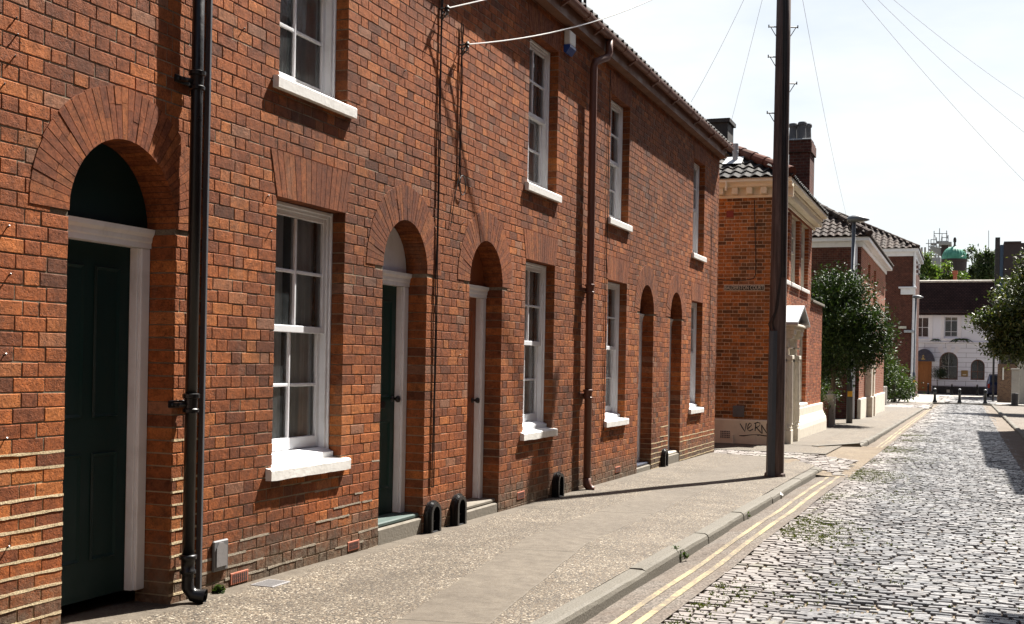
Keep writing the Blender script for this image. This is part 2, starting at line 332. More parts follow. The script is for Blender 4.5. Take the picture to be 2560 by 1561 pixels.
def setts():
    m = NB('polished granite setts'); i = m.isl(); c = m.ramp(i, [(0, (.055, .053, .055)), (.3, (.092, .089, .091)), (.55, (.122, .118, .119)), (.8, (.112, .102, .097)), (.93, (.155, .15, .147)), (1, (.07, .054, .056))])
    p = m.xyz(); edge = m.rng(p[0], 2.75, 3.5, 1, 0)
    c = m.mix(m.math('MULTIPLY', edge, .55), c, (.17, .13, .105))
    n = m.noise(45, 4, .6); c = m.mix(1, c, m.ramp(n, [(.3, (.7, .7, .7)), (.65, (1.15, 1.15, 1.15))]), 'MULTIPLY')
    gr = m.math('MULTIPLY', m.rng(m.noise(1.3, 4, .6), .55, .68), m.rng(p[0], 2.7, 4.3, .75, .1)); c = m.mix(m.math('MULTIPLY', gr, m.rng(m.noise(25, 3), .4, .6)), c, (.10, .11, .035))
    rg = m.math('ADD', m.math('ADD', m.rng(n, .3, .7, .3, .46), m.math('MULTIPLY', edge, .25)), m.math('MULTIPLY', i, .08))
    m.P(Base_Color=c, Roughness=rg, IOR=1.5); m.b.inputs['Specular IOR Level'].default_value = .75; m.bump(m.noise(30, 3), .22, .008); return m.mat
M['sett'] = setts()
def tiles(name, a, b, rough=.45, lich=.3):
    m = NB(name); c = m.mix(m.isl(), a, b); c = m.mix(m.rng(m.noise(2, 5, .7), .5, .75, 0, lich), c, (.16, .14, .11))
    c = m.mix(1, c, m.ramp(m.noise(30, 3), [(.3, (.7, .7, .7)), (.7, (1.2, 1.2, 1.2))]), 'MULTIPLY')
    m.P(Base_Color=c, Roughness=rough); m.b.inputs['Specular IOR Level'].default_value = .18; m.bump(m.noise(40, 3), .3, .006); return m.mat
M['pantile'] = tiles('black glazed pantile', (.013, .012, .012), (.03, .026, .025), .8)
M['pantile_brown'] = tiles('brown pantile', (.03, .02, .017), (.06, .039, .031), .8, .4)
M['ridge'] = tiles('red ridge tile', (.085, .03, .02), (.13, .046, .029), .85)
def brick_tex(name, axis, c1, c2, mort, sc=1.0, dark=.5):
    m = NB(name); p = m.xyz(); v = m.comb(p[axis], p[2], 0.)
    bt = m.n('ShaderNodeTexBrick', {'offset': .5}, Vector=v, Color1=c1, Color2=c2, Mortar=mort, Scale=1., Mortar_Size=.006, Brick_Width=.17 * sc, Row_Height=.076 * sc, Bias=0., Mortar_Smooth=.1)
    c = m.mix(1, bt.outputs[0], m.ramp(m.noise(9, 4, .7), [(.3, (.6, .6, .6)), (.7, (1.3, 1.25, 1.2))]), 'MULTIPLY')
    c = m.mix(m.rng(m.noise(.5, 5, .65), .45, .7, 0, dark), c, (.035, .022, .018))
    m.P(Base_Color=c, Roughness=.9); m.b.inputs['Specular IOR Level'].default_value = .2
    m.bump(m.math('ADD', m.math('MULTIPLY', bt.outputs['Fac'], -1), m.math('MULTIPLY', m.noise(40, 3), .3)), .6, .008); return m.mat
M['bt_x'] = brick_tex('dark red brickwork', 0, (.13, .042, .028), (.085, .028, .021), (.14, .105, .085))
M['bt_y'] = brick_tex('red brickwork along street', 1, (.30, .10, .055), (.22, .07, .04), (.35, .29, .22), dark=.2)
M['bt_old'] = brick_tex('mottled old wall', 0, (.21, .125, .08), (.13, .08, .055), (.25, .21, .16))
def ptile():
    m = NB('brown plain tiles'); p = m.xyz(); v = m.comb(p[0], m.math('MULTIPLY', p[2], 1.4), 0.)
    bt = m.n('ShaderNodeTexBrick', {'offset': .5}, Vector=v, Color1=(.035, .019, .016), Color2=(.055, .028, .022), Mortar=(.01, .007, .007), Scale=1., Mortar_Size=.022, Brick_Width=.26, Row_Height=.2)
    m.P(Base_Color=m.mix(1, bt.outputs[0], m.ramp(m.noise(1.2, 4), [(.3, (.8, .8, .8)), (.7, (1.2, 1.2, 1.2))]), 'MULTIPLY'), Roughness=.9); m.b.inputs['Specular IOR Level'].default_value = .15; m.bump(bt.outputs['Fac'], -.5, .02); return m.mat
M['plaintile'] = ptile()
def poleM():
    m = NB('creosoted pole'); n = m.noise(1, 6, .7, vec=m.scale(m.pos(), (28, 28, 1.6))); c = m.ramp(n, [(.28, (.026, .018, .016)), (.5, (.10, .066, .056)), (.75, (.19, .135, .118))])
    m.P(Base_Color=c, Roughness=.85); m.bump(n, .6, .012); return m.mat
M['pole'] = poleM()
def leafM(name, stops, rough=.3, spec=.6, trans=.25):
    m = NB(name); c = m.ramp(m.isl(), stops); m.P(Base_Color=c, Roughness=rough); m.b.inputs['Specular IOR Level'].default_value = spec
    tr = m.n('ShaderNodeBsdfTranslucent', Color=m.mix(1, c, (1.3, 1.5, .5), 'MULTIPLY')); mx = m.n('ShaderNodeMixShader', _0=trans, _1=m.b.outputs[0], _2=tr.outputs[0])
    m.set(m.out.inputs['Surface'], mx.outputs[0]); return m.mat
M['leaf_dark'] = leafM('glossy evergreen leaf', [(0, (.012, .024, .007)), (.5, (.025, .05, .012)), (.85, (.04, .07, .017)), (1, (.07, .10, .027))], .5, .25, .15)
M['leaf_mag'] = leafM('magnolia leaf', [(0, (.018, .032, .007)), (.5, (.038, .056, .011)), (.85, (.075, .09, .02)), (1, (.14, .13, .036))], .45, .35, .2)
M['leaf_hedge'] = leafM('hedge leaf', [(0, (.016, .03, .007)), (.5, (.035, .06, .014)), (1, (.07, .095, .028))], .55, .2, .22)
M['leaf_light'] = leafM('light green leaf', [(0, (.04, .075, .014)), (.5, (.08, .125, .025)), (1, (.15, .19, .05))], .5, .4, .35)
M['leaf_mid'] = leafM('mid green leaf', [(0, (.02, .035, .012)), (.6, (.035, .06, .018)), (1, (.06, .09, .03))], .5, .4, .25)
M['bark'] = paint('grey brown bark', (.09, .07, .05), .95, .5, (.04, .03, .025), scale=12, bumpk=.6)
M['moss'] = leafM('joint weeds', [(0, (.03, .04, .006)), (.6, (.07, .085, .014)), (1, (.13, .125, .03))], .7, .2, .2)
M['copper'] = None
def copper():
    m = NB('green copper'); p = m.xyz(); n = m.noise(2.5, 5); c = m.ramp(n, [(.3, (.035, .19, .13)), (.7, (.09, .32, .225))]); m.P(Base_Color=c, Roughness=.6); return m.mat
M['copper'] = copper()
def flat(name, col, rough=.6):
    m = NB(name); n = m.noise(6, 3); m.P(Base_Color=m.mix(m.rng(n, .4, .7), col, tuple(x * .85 for x in col)), Roughness=rough); return m.mat
M['sign_white'] = flat('sign white', (.62, .6, .5)); M['sign_black'] = flat('sign black', (.02, .022, .02)); M['ink'] = flat('black spray paint', (.018, .016, .015)); M['car_blue'] = flat('blue car paint', (.02, .028, .09), .25)
M['tail_red'] = flat('red tail lamp', (.5, .02, .015), .2); M['gold'] = flat('gold emblem', (.55, .4, .12), .4); M['brass'] = flat('brass frame', (.3, .19, .05), .4)
M['far_grey'] = flat('far grey stone', (.30, .31, .31), .9); M['far_dark'] = flat('dark tower brick', (.045, .035, .035), .9); M['scaf'] = flat('scaffold tube', (.33, .35, .37), .5); M['blue_grey'] = flat('blue grey cladding', (.10, .17, .27), .7)
M['ground'] = flat('earth', (.16, .14, .11), .95); M['lampglass'] = flat('lamp lens', (.5, .52, .55), .2); M['red_plate'] = flat('dark red tile plate', (.22, .03, .02), .6); M['tyre'] = flat('tyre rubber', (.015, .015, .015), .8); M['weather_board'] = flat('white weatherboard', (.75, .75, .73), .6)

# ------------------------------------------------------------------ brickwork made of bricks
COURSE = .0763
def brick_rows(mb, s0, s1, z0, z1, ops, mi=0, jit=.0016, depth=.03, jamb=.24, phase=0., edge_round=.0028, rnd=random):
    """Flemish bond of single bricks; ops = list of dict(s0,s1,z0,z1, spring, r) openings; local coords (s, z, n)."""
    k0 = int(math.floor(z0 / COURSE)); k1 = int(math.ceil(z1 / COURSE))
    for k in range(k0, k1):
        zb = k * COURSE + .0036; zt = (k + 1) * COURSE - .0036
        if zt > z1: zt = z1
        if zt - zb < .02: continue
        zc = (zb + zt) / 2; cuts = []
        for o in ops:
            if o['z0'] - .034 < zc < o['z1']: cuts.append((o['s0'], o['s1'], True))
            elif o.get('ring') and zc >= o['z1']:
                rm = o['ring']; dz = zc - o['z1']
                if dz < rm: w = math.sqrt(rm * rm - dz * dz); c = (o['s0'] + o['s1']) / 2; cuts.append((c - w, c + w, False))
            elif o.get('lint') and o['z1'] <= zc < o['z1'] + o['lint'] - .03:
                t = (zc - o['z1']) / o['lint'] * .09 - .05; cuts.append((o['s0'] - t, o['s1'] + t, False))
        cuts.sort(); segs = []; a = s0; aj = False
        for c0, c1, hard in cuts:
            if c0 > a: segs.append((a, c0, aj, hard))
            if c1 > a: a = c1; aj = hard
        if a < s1: segs.append((a, s1, aj, False))
        per = .327; st = phase + (per / 2 + .003 if k % 2 else 0)
        for (a, b, ja, jb) in segs:
            i = int(math.floor((a - st) / per)) - 1; cells = []
            while True:
                x = st + i * per
                if x > b: break
                cells += [(x, x + .2155), (x + .2155, x + per)]; i += 1
            cells = [(max(a, p), min(b, q)) for p, q in cells if q > a and p < b]
            if len(cells) > 1 and cells[0][1] - cells[0][0] < .045: cells[1] = (cells[0][0], cells[1][1]); cells.pop(0)
            if len(cells) > 1 and cells[-1][1] - cells[-1][0] < .045: cells[-2] = (cells[-2][0], cells[-1][1]); cells.pop()
            for ci, (p, q) in enumerate(cells):
                la = ci == 0 and ja; lb = ci == len(cells) - 1 and jb
                pa = p + (0 if la else .0026 + rnd.uniform(-.001, .0015)); qa = q - (0 if lb else .0026 + rnd.uniform(-.001, .0015))
                if qa - pa < .012: continue
                dp = jamb if (la or lb) else depth
                j = lambda s=1.: rnd.uniform(-jit, jit) * s
                n0 = j(.9); e = edge_round
                if la: pa += j(.8)
                if lb: qa += j(.8)
                zb2, zt2 = zb + j(.9), zt + j(.9); tl = j(1.3)
                ou = [(pa, zb2 + j(.6)), (qa, zb2 + tl + j(.6)), (qa, zt2 + tl + j(.6)), (pa, zt2 + j(.6))]
                inn = [(pa + e, ou[0][1] + e), (qa - e, ou[1][1] + e), (qa - e, ou[2][1] - e), (pa + e, ou[3][1] - e)]
                V = [(x, z, n0 + j(.5)) for x, z in inn] + [(x, z, n0 - e * 1.1) for x, z in ou] + [(x, z, -dp) for x, z in ou]
                (mb((pa + qa) / 2) if callable(mb) else mb).add(V, [(0, 1, 2, 3)] + [(4 + i2, 4 + (i2 + 1) % 4, (i2 + 1) % 4, i2) for i2 in range(4)] + [(8 + i2, 8 + (i2 + 1) % 4, 4 + (i2 + 1) % 4, 4 + i2) for i2 in range(4)], mi)
def mortar_sheet(mb, s0, s1, z0, z1, ops, n=-.0034, jamb=.24, mi=1, ex=.004):
    xs = {s0, s1}
    for o in ops:
        xs |= {o['s0'] - ex, o['s1'] + ex}
        if o.get('r'):
            c = (o['s0'] + o['s1']) / 2
            for i in range(1, 16): xs.add(c - (o['r'] + ex) * math.cos(math.pi * i / 16))
    xs = sorted(x for x in xs if s0 <= x <= s1)
    for a, b in zip(xs, xs[1:]):
        if b - a < 1e-5: continue
        m = (a + b) / 2; holes = []
        for o in ops:
            if o['s0'] - ex < m < o['s1'] + ex:
                if o.get('r'):
                    c = (o['s0'] + o['s1']) / 2; rr = o['r'] + ex
                    h = lambda x: o['z1'] + math.sqrt(max(0, rr * rr - (x - c) ** 2))
                    holes.append((o['z0'], h(a), h(b)))
                else: holes.append((o['z0'], o['z1'] + ex, o['z1'] + ex))
        holes.sort(); zl = zr = z0
        for h0, ha, hb in holes:
            if h0 > zl: mb.quad((a, zl, n), (b, zr, n), (b, h0, n), (a, h0, n), mi)
            zl, zr = ha, hb
        mb.quad((a, zl, n), (b, zr, n), (b, z1, n), (a, z1, n), mi)
    for o in ops:
        for s in (o['s0'] - ex, o['s1'] + ex): mb.quad((s, o['z0'], n), (s, o['z0'], -jamb), (s, o['z1'], -jamb), (s, o['z1'], n), mi)
        if not o.get('r'): mb.quad((o['s0'] - ex, o['z1'] + ex, n), (o['s1'] + ex, o['z1'] + ex, n), (o['s1'] + ex, o['z1'] + ex, -jamb), (o['s0'] - ex, o['z1'] + ex, -jamb), mi)
        mb.quad((o['s0'] - ex, o['z0'], n), (o['s1'] + ex, o['z0'], n), (o['s1'] + ex, o['z0'], -jamb), (o['s0'] - ex, o['z0'], -jamb), mi)
def ribbons(mb, s0, s1, z0, z1, ops, mi=2, prob=1.):
    for k in range(int(z0 / COURSE), int(z1 / COURSE) + 1):
        z = k * COURSE; f = 1 if z < z1 - .25 else .6
        cuts = sorted([(o['s0'], o['s1']) for o in ops if o['z0'] - .03 < z < o['z1']]); a = s0; segs = []
        for c0, c1 in cuts:
            if c0 > a: segs.append((a, min(c0, s1)))
            a = max(a, c1)
        if a < s1: segs.append((a, s1))
        if prob < .8:                                                # patchy repointing: short broken runs
            cut = []
            for a, b in segs:
                x = a
                while x < b: ln = random.uniform(.12, .6); cut.append((x, min(b, x + ln))); x += ln + random.uniform(.0, .15)
            segs = cut
        for a, b in segs:
            if b - a < .03 or random.random() > prob * f: continue
            n = max(2, int((b - a) / .045)); V = []
            for i in range(n + 1):
                s_ = a + (b - a) * i / n; h = random.uniform(.005, .0095); w = .002 * math.sin(s_ * 9 + k)
                V += [(s_, z - h + w, -.006), (s_, z - h + w, .0022), (s_, z + h * .8 + w, .0016), (s_, z + h * .8 + w, -.006)]
            mb.add(V, [(4 * i + q, 4 * i + q + 1, 4 * i + q + 5, 4 * i + q + 4) for i in range(n) for q in range(3)], mi)
def ring_arch(mb, c, zs, r, ro, n=38, d=.2, rz=1.0):
    for i in range(n):
        a0 = math.pi * (i + .045) / n; a1 = math.pi * (i + .955) / n; pr = .004 + random.uniform(-.001, .0015)
        ang = [a0, (a0 + a1) / 2, a1]; k = ro + random.uniform(-.004, .004)
        cutr = [r + (k - r) * random.uniform(.3, .7)] if random.random() < .7 else []
        rs = [r] + cutr + [k]
        for q in range(len(rs) - 1):
            ra, rb = rs[q] + (.0012 if q else 0), rs[q + 1] - (.0012 if q + 1 < len(rs) - 1 else 0); pr2 = pr + random.uniform(-.001, .001)
            poly = [(c - ra * math.cos(a), zs + ra * math.sin(a) * rz) for a in ang] + [(c - rb * math.cos(a), zs + rb * math.sin(a) * rz) for a in ang][::-1]
            V = [(x, z, pr2) for x, z in poly] + [(x, z, -d) for x, z in poly]
            mb.add(V, [(0, 1, 2, 3, 4, 5)] + [(i2, (i2 + 1) % 6, 6 + (i2 + 1) % 6, 6 + i2) for i2 in range(6)], 0)
    N = 24; V = []                                                         # dark joint backing
    for i in range(N + 1):
        a = math.pi * i / N; V += [(c - (r + .004) * math.cos(a), zs + (r + .004) * math.sin(a) * rz, -.001), (c - (ro - .004) * math.cos(a), zs + (ro - .004) * math.sin(a) * rz, -.001), (c - (r + .004) * math.cos(a), zs + (r + .004) * math.sin(a) * rz, -d)]
    mb.add(V, [(3 * i, 3 * i + 1, 3 * i + 4, 3 * i + 3) for i in range(N)] + [(3 * i, 3 * i + 3, 3 * i + 5, 3 * i + 2) for i in range(N)], 1)
def flat_arch(mb, s0, s1, z0, h, n=15, d=.12, sp=.09):
    w = s1 - s0
    for i in range(n):
        def xx(t, top): return s0 - (sp if top else 0) + t * (w + (2 * sp if top else 0))
        g = .04; p = [(xx((i + g) / n, 0), z0), (xx((i + 1 - g) / n, 0), z0), (xx((i + 1 - g) / n, 1), z0 + h), (xx((i + g) / n, 1), z0 + h)]
        pr = .004 + random.uniform(-.0008, .001); V = [(x, z, pr) for x, z in p] + [(x, z, -d) for x, z in p]
        mb.add(V, [(0, 1, 2, 3)] + [(i2, (i2 + 1) % 4, 4 + (i2 + 1) % 4, 4 + i2) for i2 in range(4)], 0)
    mb.quad((s0, z0 + .003, 0), (s1, z0 + .003, 0), (s1 + sp, z0 + h - .003, 0), (s0 - sp, z0 + h - .003, 0), 1)
    mb.quad((s0, z0 + .003, 0), (s1, z0 + .003, 0), (s1, z0 + .003, -d), (s0, z0 + .003, -d), 1)

def pantile_roof(mb, s0, s1, map_fn, rows, expo=.29, tw=.222, amp=.026, lift=.028, seg=6, clip=None):
    """map_fn(s, t, h): along eave, up slope, normal height -> world."""
    n = max(1, int(round((s1 - s0) / tw))); tw = (s1 - s0) / n
    for r in range(rows):
        for i in range(n):
            a = s0 + i * tw
            if clip and not clip(a + tw / 2, (r + .5) * expo): continue
            V = []; jt = random.uniform(-.008, .008); jh = random.uniform(-.004, .004)
            for tt, lf in ((r * expo + jt, lift + jh), ((r + 1) * expo + .04, -.002)):
                for q in range(seg + 1):
                    u = q / seg; h = amp * (math.sin(2 * math.pi * u - .6)) + lf
                    V.append(map_fn(a + u * tw, tt, h))
            for q in range(seg + 1):                                        # front lip
                u = q / seg; V.append(map_fn(a + u * tw, r * expo + jt, amp * math.sin(2 * math.pi * u - .6) + lift + jh - .02))
            k = seg + 1
            mb.add(V, [(q, q + 1, k + q + 1, k + q) for q in range(seg)] + [(2 * k + q, 2 * k + q + 1, q + 1, q) for q in range(seg)], 0)

# ------------------------------------------------------------------ sash window and door builders (front plane X = xf)
def sash_window(house, y0, y1, z0, z1, xf=0., label=None, curtain=True, mats=('white', 'white_sill'), sill=True, blind=None, sub=True):
    w = MB(); xo, xi = xf - .115, xf - .215; fs = .055
    w.bbox(xi, xo, y0 + .002, y0 + fs, z0, z1 - .003, .004); w.bbox(xi, xo, y1 - fs, y1 - .002, z0, z1 - .003, .004); w.bbox(xi, xo - .002, y0 + fs, y1 - fs, z1 - fs, z1 - .005, .004)
    w.bbox(xo - .018, xo + .014, y0 + .004, y0 + .024, z0, z1 - .004, .003); w.bbox(xo - .018, xo + .014, y1 - .024, y1 - .004, z0, z1 - .004, .003); w.bbox(xo - .018, xo + .013, y0 + .024, y1 - .024, z1 - .03, z1 - .006, .003)
    if sub: w.extr([(xi, z0), (xo + .055, z0), (xo + .055, z0 + .055), (xo - .02, z0 + .085), (xi, z0 + .085)], 1, y0 + fs * .2, y1 - fs * .2)
    fr = w.build('window', M[mats[0]], house)
    if label: fr['label'] = label
    zb = z0 + (.09 if sub else .03); zt = z1 - fs + .004; zm = (zb + zt) / 2 + .01; a, b = y0 + fs - .004, y1 - fs + .004
    for nm, p0, p1, xa, xb in (('upper', zm - .02, zt, xo - .045, xo - .012), ('lower', zb, zm + .022, xo - .082, xo - .049)):
        s = MB(); st = .045; br = .05 if nm == 'upper' else .085; tr = .04
        s.bbox(xa, xb, a, a + st, p0, p1, .004); s.bbox(xa, xb, b - st, b, p0, p1, .004); s.bbox(xa, xb - .001, a + st, b - st, p0, p0 + br, .004); s.bbox(xa, xb - .001, a + st, b - st, p1 - tr, p1, .004)
        c = (a + b) / 2; hz = (p0 + br + p1 - tr) / 2
        s.bbox(xa + .004, xb - .004, c - .012, c + .012, p0 + br, p1 - tr, .004); s.bbox(xa + .006, xb - .006, a + st, c - .012, hz - .012, hz + .012, .004); s.bbox(xa + .006, xb - .006, c + .012, b - st, hz - .012, hz + .012, .004)
        s.build('sash', M[mats[0]], fr)
        g = MB(); xg = (xa + xb) / 2 - .006
        for (u0, u1) in ((a + st - .004, c - .008), (c + .008, b - st + .004)):
            for (v0, v1) in ((p0 + br - .004, hz - .008), (hz + .008, p1 - tr + .004)):
                tt = random.uniform(-.0025, .0025); t2 = random.uniform(-.0025, .0025); g.quad((xg + tt, u0, v0), (xg - tt, u1, v0), (xg - tt + t2, u1, v1), (xg + tt + t2, u0, v1))
        g.build('pane', M['glass'], fr)
    if curtain:
        for (p, q) in ((y0 + .05, y0 + .47), (y1 - .36, y1 - .05)):
            cu = MB(); n = 28; V = []
            for i in range(n + 1):
                y = p + (q - p) * i / n; x = xf - .245 + .016 * math.sin(i * 1.15) + .007 * math.sin(i * .6)
                V += [(x, y, z0 + .05), (x, y + random.uniform(-.003, .003), z1 - .02)]
            cu.add(V, [(2 * i, 2 * i + 2, 2 * i + 3, 2 * i + 1) for i in range(n)]); cu.build('curtain', M['curtain'], fr, smooth=True)
    if sill:
        s = MB(); n = 14; V = []; pr = xf + .045; ov = .075; ya, yb = y0 - ov, y1 + ov
        for i in range(n + 1):                                               # slightly worn front arris
            y = ya + (yb - ya) * i / n; k_ = .0028 if sub else .0009; e = random.uniform(-k_, k_); e2 = random.uniform(-k_, k_)
            V += [(pr + e * .5, y, z0 - .08 + e), (pr + .002 + e2 * .5, y, z0 - .012 + e2), (pr - .008, y, z0 - .001 + e2), (xo + .05, y, z0 + .014), (xo + .05, y, z0 - .08)]
        Fs = [(5 * i + k, 5 * i + (k + 1) % 5, 5 * i + 5 + (k + 1) % 5, 5 * i + 5 + k) for i in range(n) for k in range(5)] + [(0, 1, 2, 3, 4), tuple(5 * n + k for k in (4, 3, 2, 1, 0))]
        s.add(V, Fs); s.build('sill', M[mats[1]], fr)
    return fr
def panel_door(house, y0, y1, zb, zspring, col, tymp, label, step=0., sillcol=None, xf=0., handle_side=1, r=None, knob=True):
    gzv = zb - step; xd = xf - .245; xp = xf - .17
    zt = zspring - .115                                                      # top of the leaf
    d = MB(); pw = .085; a, b = y0 + pw, y1 - pw
    d.box(xd - .04, xd, a, b, zb, zt)
    w = b - a; st = .105; mid = zb + (zt - zb) * .46
    for (p0, p1) in ((a + st, a + w / 2 - .045), (a + w / 2 + .045, b - st)):
        for (q0, q1) in ((zb + .22, mid - .1), (mid + .1, zt - .13)):
            pts = [(p0, q0), (p1, q0), (p1, q1), (p0, q1)]; i1 = [(p0 + .022, q0 + .022), (p1 - .022, q0 + .022), (p1 - .022, q1 - .022), (p0 + .022, q1 - .022)]
            V = [(xd + .002, y, z) for y, z in pts] + [(xd + .014, y + (0.006 if y < (p0 + p1) / 2 else -.006), z + (.006 if z < (q0 + q1) / 2 else -.006)) for y, z in pts] + [(xd + .003, y, z) for y, z in i1]
            d.add(V, [(k, (k + 1) % 4, 4 + (k + 1) % 4, 4 + k) for k in range(4)] + [(4 + k, 4 + (k + 1) % 4, 8 + (k + 1) % 4, 8 + k) for k in range(4)] + [(8, 9, 10, 11)])
    dr = d.build('door', M[col], house); dr['label'] = label
    h = MB(); hy = b - .06 if handle_side > 0 else a + .06
    h.tr = lambda x, y, z: (xd + z, hy + x, zb + .98 + y)
    h.lathe((0, 0, 0), [(.028, .0), (.028, .006), (.011, .008), (.011, .035), (.022, .042), (.03, .055), (.026, .072), (.0, .078)], 14)
    if knob: h.build('handle', M['black_iron'], dr, smooth=True)
    lp = MB(); lp.bbox(xd + .001, xd + .012, (a + b) / 2 - .13, (a + b) / 2 + .13, zb + .9, zb + .96, .004); knob and lp.build('letter_flap', M['black_iron'], dr)
    f = MB()
    f.bbox(xd - .06, xp, y0 + .003, y0 + pw, gzv if step == 0 else zb - .02, zt, .006); f.bbox(xd - .06, xp, y1 - pw, y1 - .003, gzv if step == 0 else zb - .02, zt, .006)
    for sgn, yy in ((1, y0 + pw), (-1, y1 - pw)): f.bbox(xd + .001, xp - .02, min(yy, yy + sgn * .014), max(yy, yy + sgn * .014), zb, zt - .002, .003)
    f.extr([(xd - .06, zt), (xp + .004, zt), (xp + .004, zt + .03), (xp + .010, zt + .04), (xp + .012, zt + .065), (xp + .026, zt + .085), (xp + .03, zt + .112), (xd - .06, zt + .117)], 1, y0 + .003, y1 - .003)
    f.build('door_frame', M['white'], house)
    t = MB(); rr = r or (y1 - y0) / 2; c = (y0 + y1) / 2; n = 20
    pts = [(c - (rr - .002) * math.cos(math.pi * i / n), zspring + (rr - .002) * math.sin(math.pi * i / n)) for i in range(n + 1)]
    pts = [(pts[0][0], zspring - .002)] + pts + [(pts[-1][0], zspring - .002)]
    t.extr(pts, 0, xf - .235, xf - .2); tp = t.build('tympanum', M[tymp], house)
    if step > 0:
        s = MB(); s.bbox(xd - .02, xf - .005, y0 + .004, y1 - .004, gzv - .15, zb - .045, .012); s.build('step', M['concrete'], house)
        s = MB(); s.bbox(xd - .05, xf - .03, y0 + .005, y1 - .005, zb - .042, zb - .004, .01); s.build('threshold', M[sillcol or col], house)
    return dr

# ================================================================== THE SETTING
def strip(name, xs, Y0, Y1, zfun, mat, dy=.5, kind='structure', noise=0.):
    n = max(1, int((Y1 - Y0) / dy)); V = []; m = len(xs)
    for i in range(n + 1):
        y = Y0 + (Y1 - Y0) * i / n
        for x in xs: V.append((x, y, zfun(x, y) + (random.uniform(-noise, noise) if noise else 0)))
    Q = [(i * m + k, i * m + k + 1, (i + 1) * m + k + 1, (i + 1) * m + k) for i in range(n) for k in range(m - 1)]
    o = quads_mesh(name, V, Q, mat, smooth=True); return tag(o, kind=kind)
gm = MB(); gm.quad((-400, -60, -1.35), (400, -60, -1.35), (400, 900, -1.35), (-400, 900, -1.35)); tag(gm.build('ground', M['ground']), kind='structure')
def wob(x, y): return .006 * np.sin(x * 2.1 + y * 1.3) + .005 * np.sin(y * 2.7 - x * 1.1)
pv = lambda x, y: gz(y) + .35 * wob(x, y) * min(1, max(0, (x - .05) * 3)) - .012 * max(0, x - .2)
kx = lambda y: 2.07 + .0025 * max(0, y - 10)
n = 60; V = []                                                      # first pavement, its far end cut on the skew
for j in range(n + 1):
    for k in range(13):
        x = -.3 + (kx(6) + .3) * k / 12; yend = 21.75 - .28 * max(0, x) - (max(0, x - 1.5) * 2.0); y = -4 + (yend + 4) * j / n; V.append((x, y, pv(x, y)))
tag(quads_mesh('pavement', V, [(j * 13 + k, j * 13 + k + 1, (j + 1) * 13 + k + 1, (j + 1) * 13 + k) for j in range(n) for k in range(12)], M['paving'], smooth=True), kind='structure')
strip('court_pavement', [-4, -2, -.6, 0, .6, 1.2, 1.9], 22.95, 27.2, pv, M['paving'])
n = 60; V = []
for j in range(n + 1):
    y = 25.6 + (64.5 - 25.6) * j / n
    for k in range(9):
        x0, x1 = -1.0, min(kx(y) + .06, 1.45 + (y - 25.6) * .42); x = x0 + (x1 - x0) * k / 8; V.append((x, y, pv(x, y) + .004))
tag(quads_mesh('pavement', V, [(j * 9 + k, j * 9 + k + 1, (j + 1) * 9 + k + 1, (j + 1) * 9 + k) for j in range(n) for k in range(8)], M['paving'], smooth=True), kind='structure')
strip('pavement', [-6, -2, 0, 1.2, 2.2], 72.5, 80.5, pv, M['flag'])
strip('pavement', [5.84, 6.4, 7.2, 9, 12], -5, 80.5, pv, M['flag'], 1)
strip('paved_square', [-12, 0, 2.3, 4, 6, 10, 30], 80.4, 125, lambda x, y: gz(82) , M['pale_flag'], 2)
kerb_z = lambda y: gz(y) - .1
def road_z(x, y):
    u = np.clip((x - 4.02) / 1.75, -1, 1); return kerb_z(y) - .012 + .05 * (1 - u * u) + .5 * wob(x * 1.6, y * 1.1)
def road_h(x, y):                                                   # settled, dished setts
    return road_z(x, y) + .014 * np.sin(x * 1.9 + y * .83) * np.sin(y * .61 + 1.) - .028 * np.exp(-((x - 3.7) / .55) ** 2 - ((y - 8.05) / .22) ** 2) - .02 * np.exp(-((x - 4.4) / .8) ** 2 - ((y - 9.6) / .35) ** 2)
strip('road', [2.15, 2.45, 2.75, 3.2, 3.7, 4.2, 4.7, 5.2, 5.5, 5.84], -5, 80.4, lambda x, y: float(road_h(x, y)) - .019, M['bed'], .3)
chz = lambda x, y: float(road_h(x, y)) + .006 - .018 * (x < 2.25)
strip('gutter_strip', [2.16, 2.3, 2.45, 2.6, 2.68], -5, 19.3, chz, M['channel'], .3)
strip('gutter_strip', [2.3, 2.45, 2.6, 2.74], 27.0, 80.3, chz, M['channel_tan'], .5)
strip('gutter_strip', [5.28, 5.4, 5.6, 5.82], -5, 80.3, lambda x, y: float(road_h(x, y)) + .004, M['channel_tan'], .5)
tw = lambda x0, x1, ya, yb: strip('yellow_line', [x0, (x0 + x1) / 2, x1], ya, yb, lambda x, y: chz(x, y) + .004, M['yellow'], .3)
tw(2.385, 2.435, -5, 18.7); tw(2.525, 2.58, -5, 19.0); tw(2.50, 2.55, 27.5, 75); tw(2.60, 2.65, 27.5, 75)
# court crossing: small tarmac wedge + setts
strip('court_surface', [-6, -1, 0, 1, 1.6, 2, 2.4, 2.72], 18.8, 27.4, lambda x, y: kerb_z(y) + .012 + .07 * min(1, max(0, (2.4 - x) / .8)), M['bed'], .5)

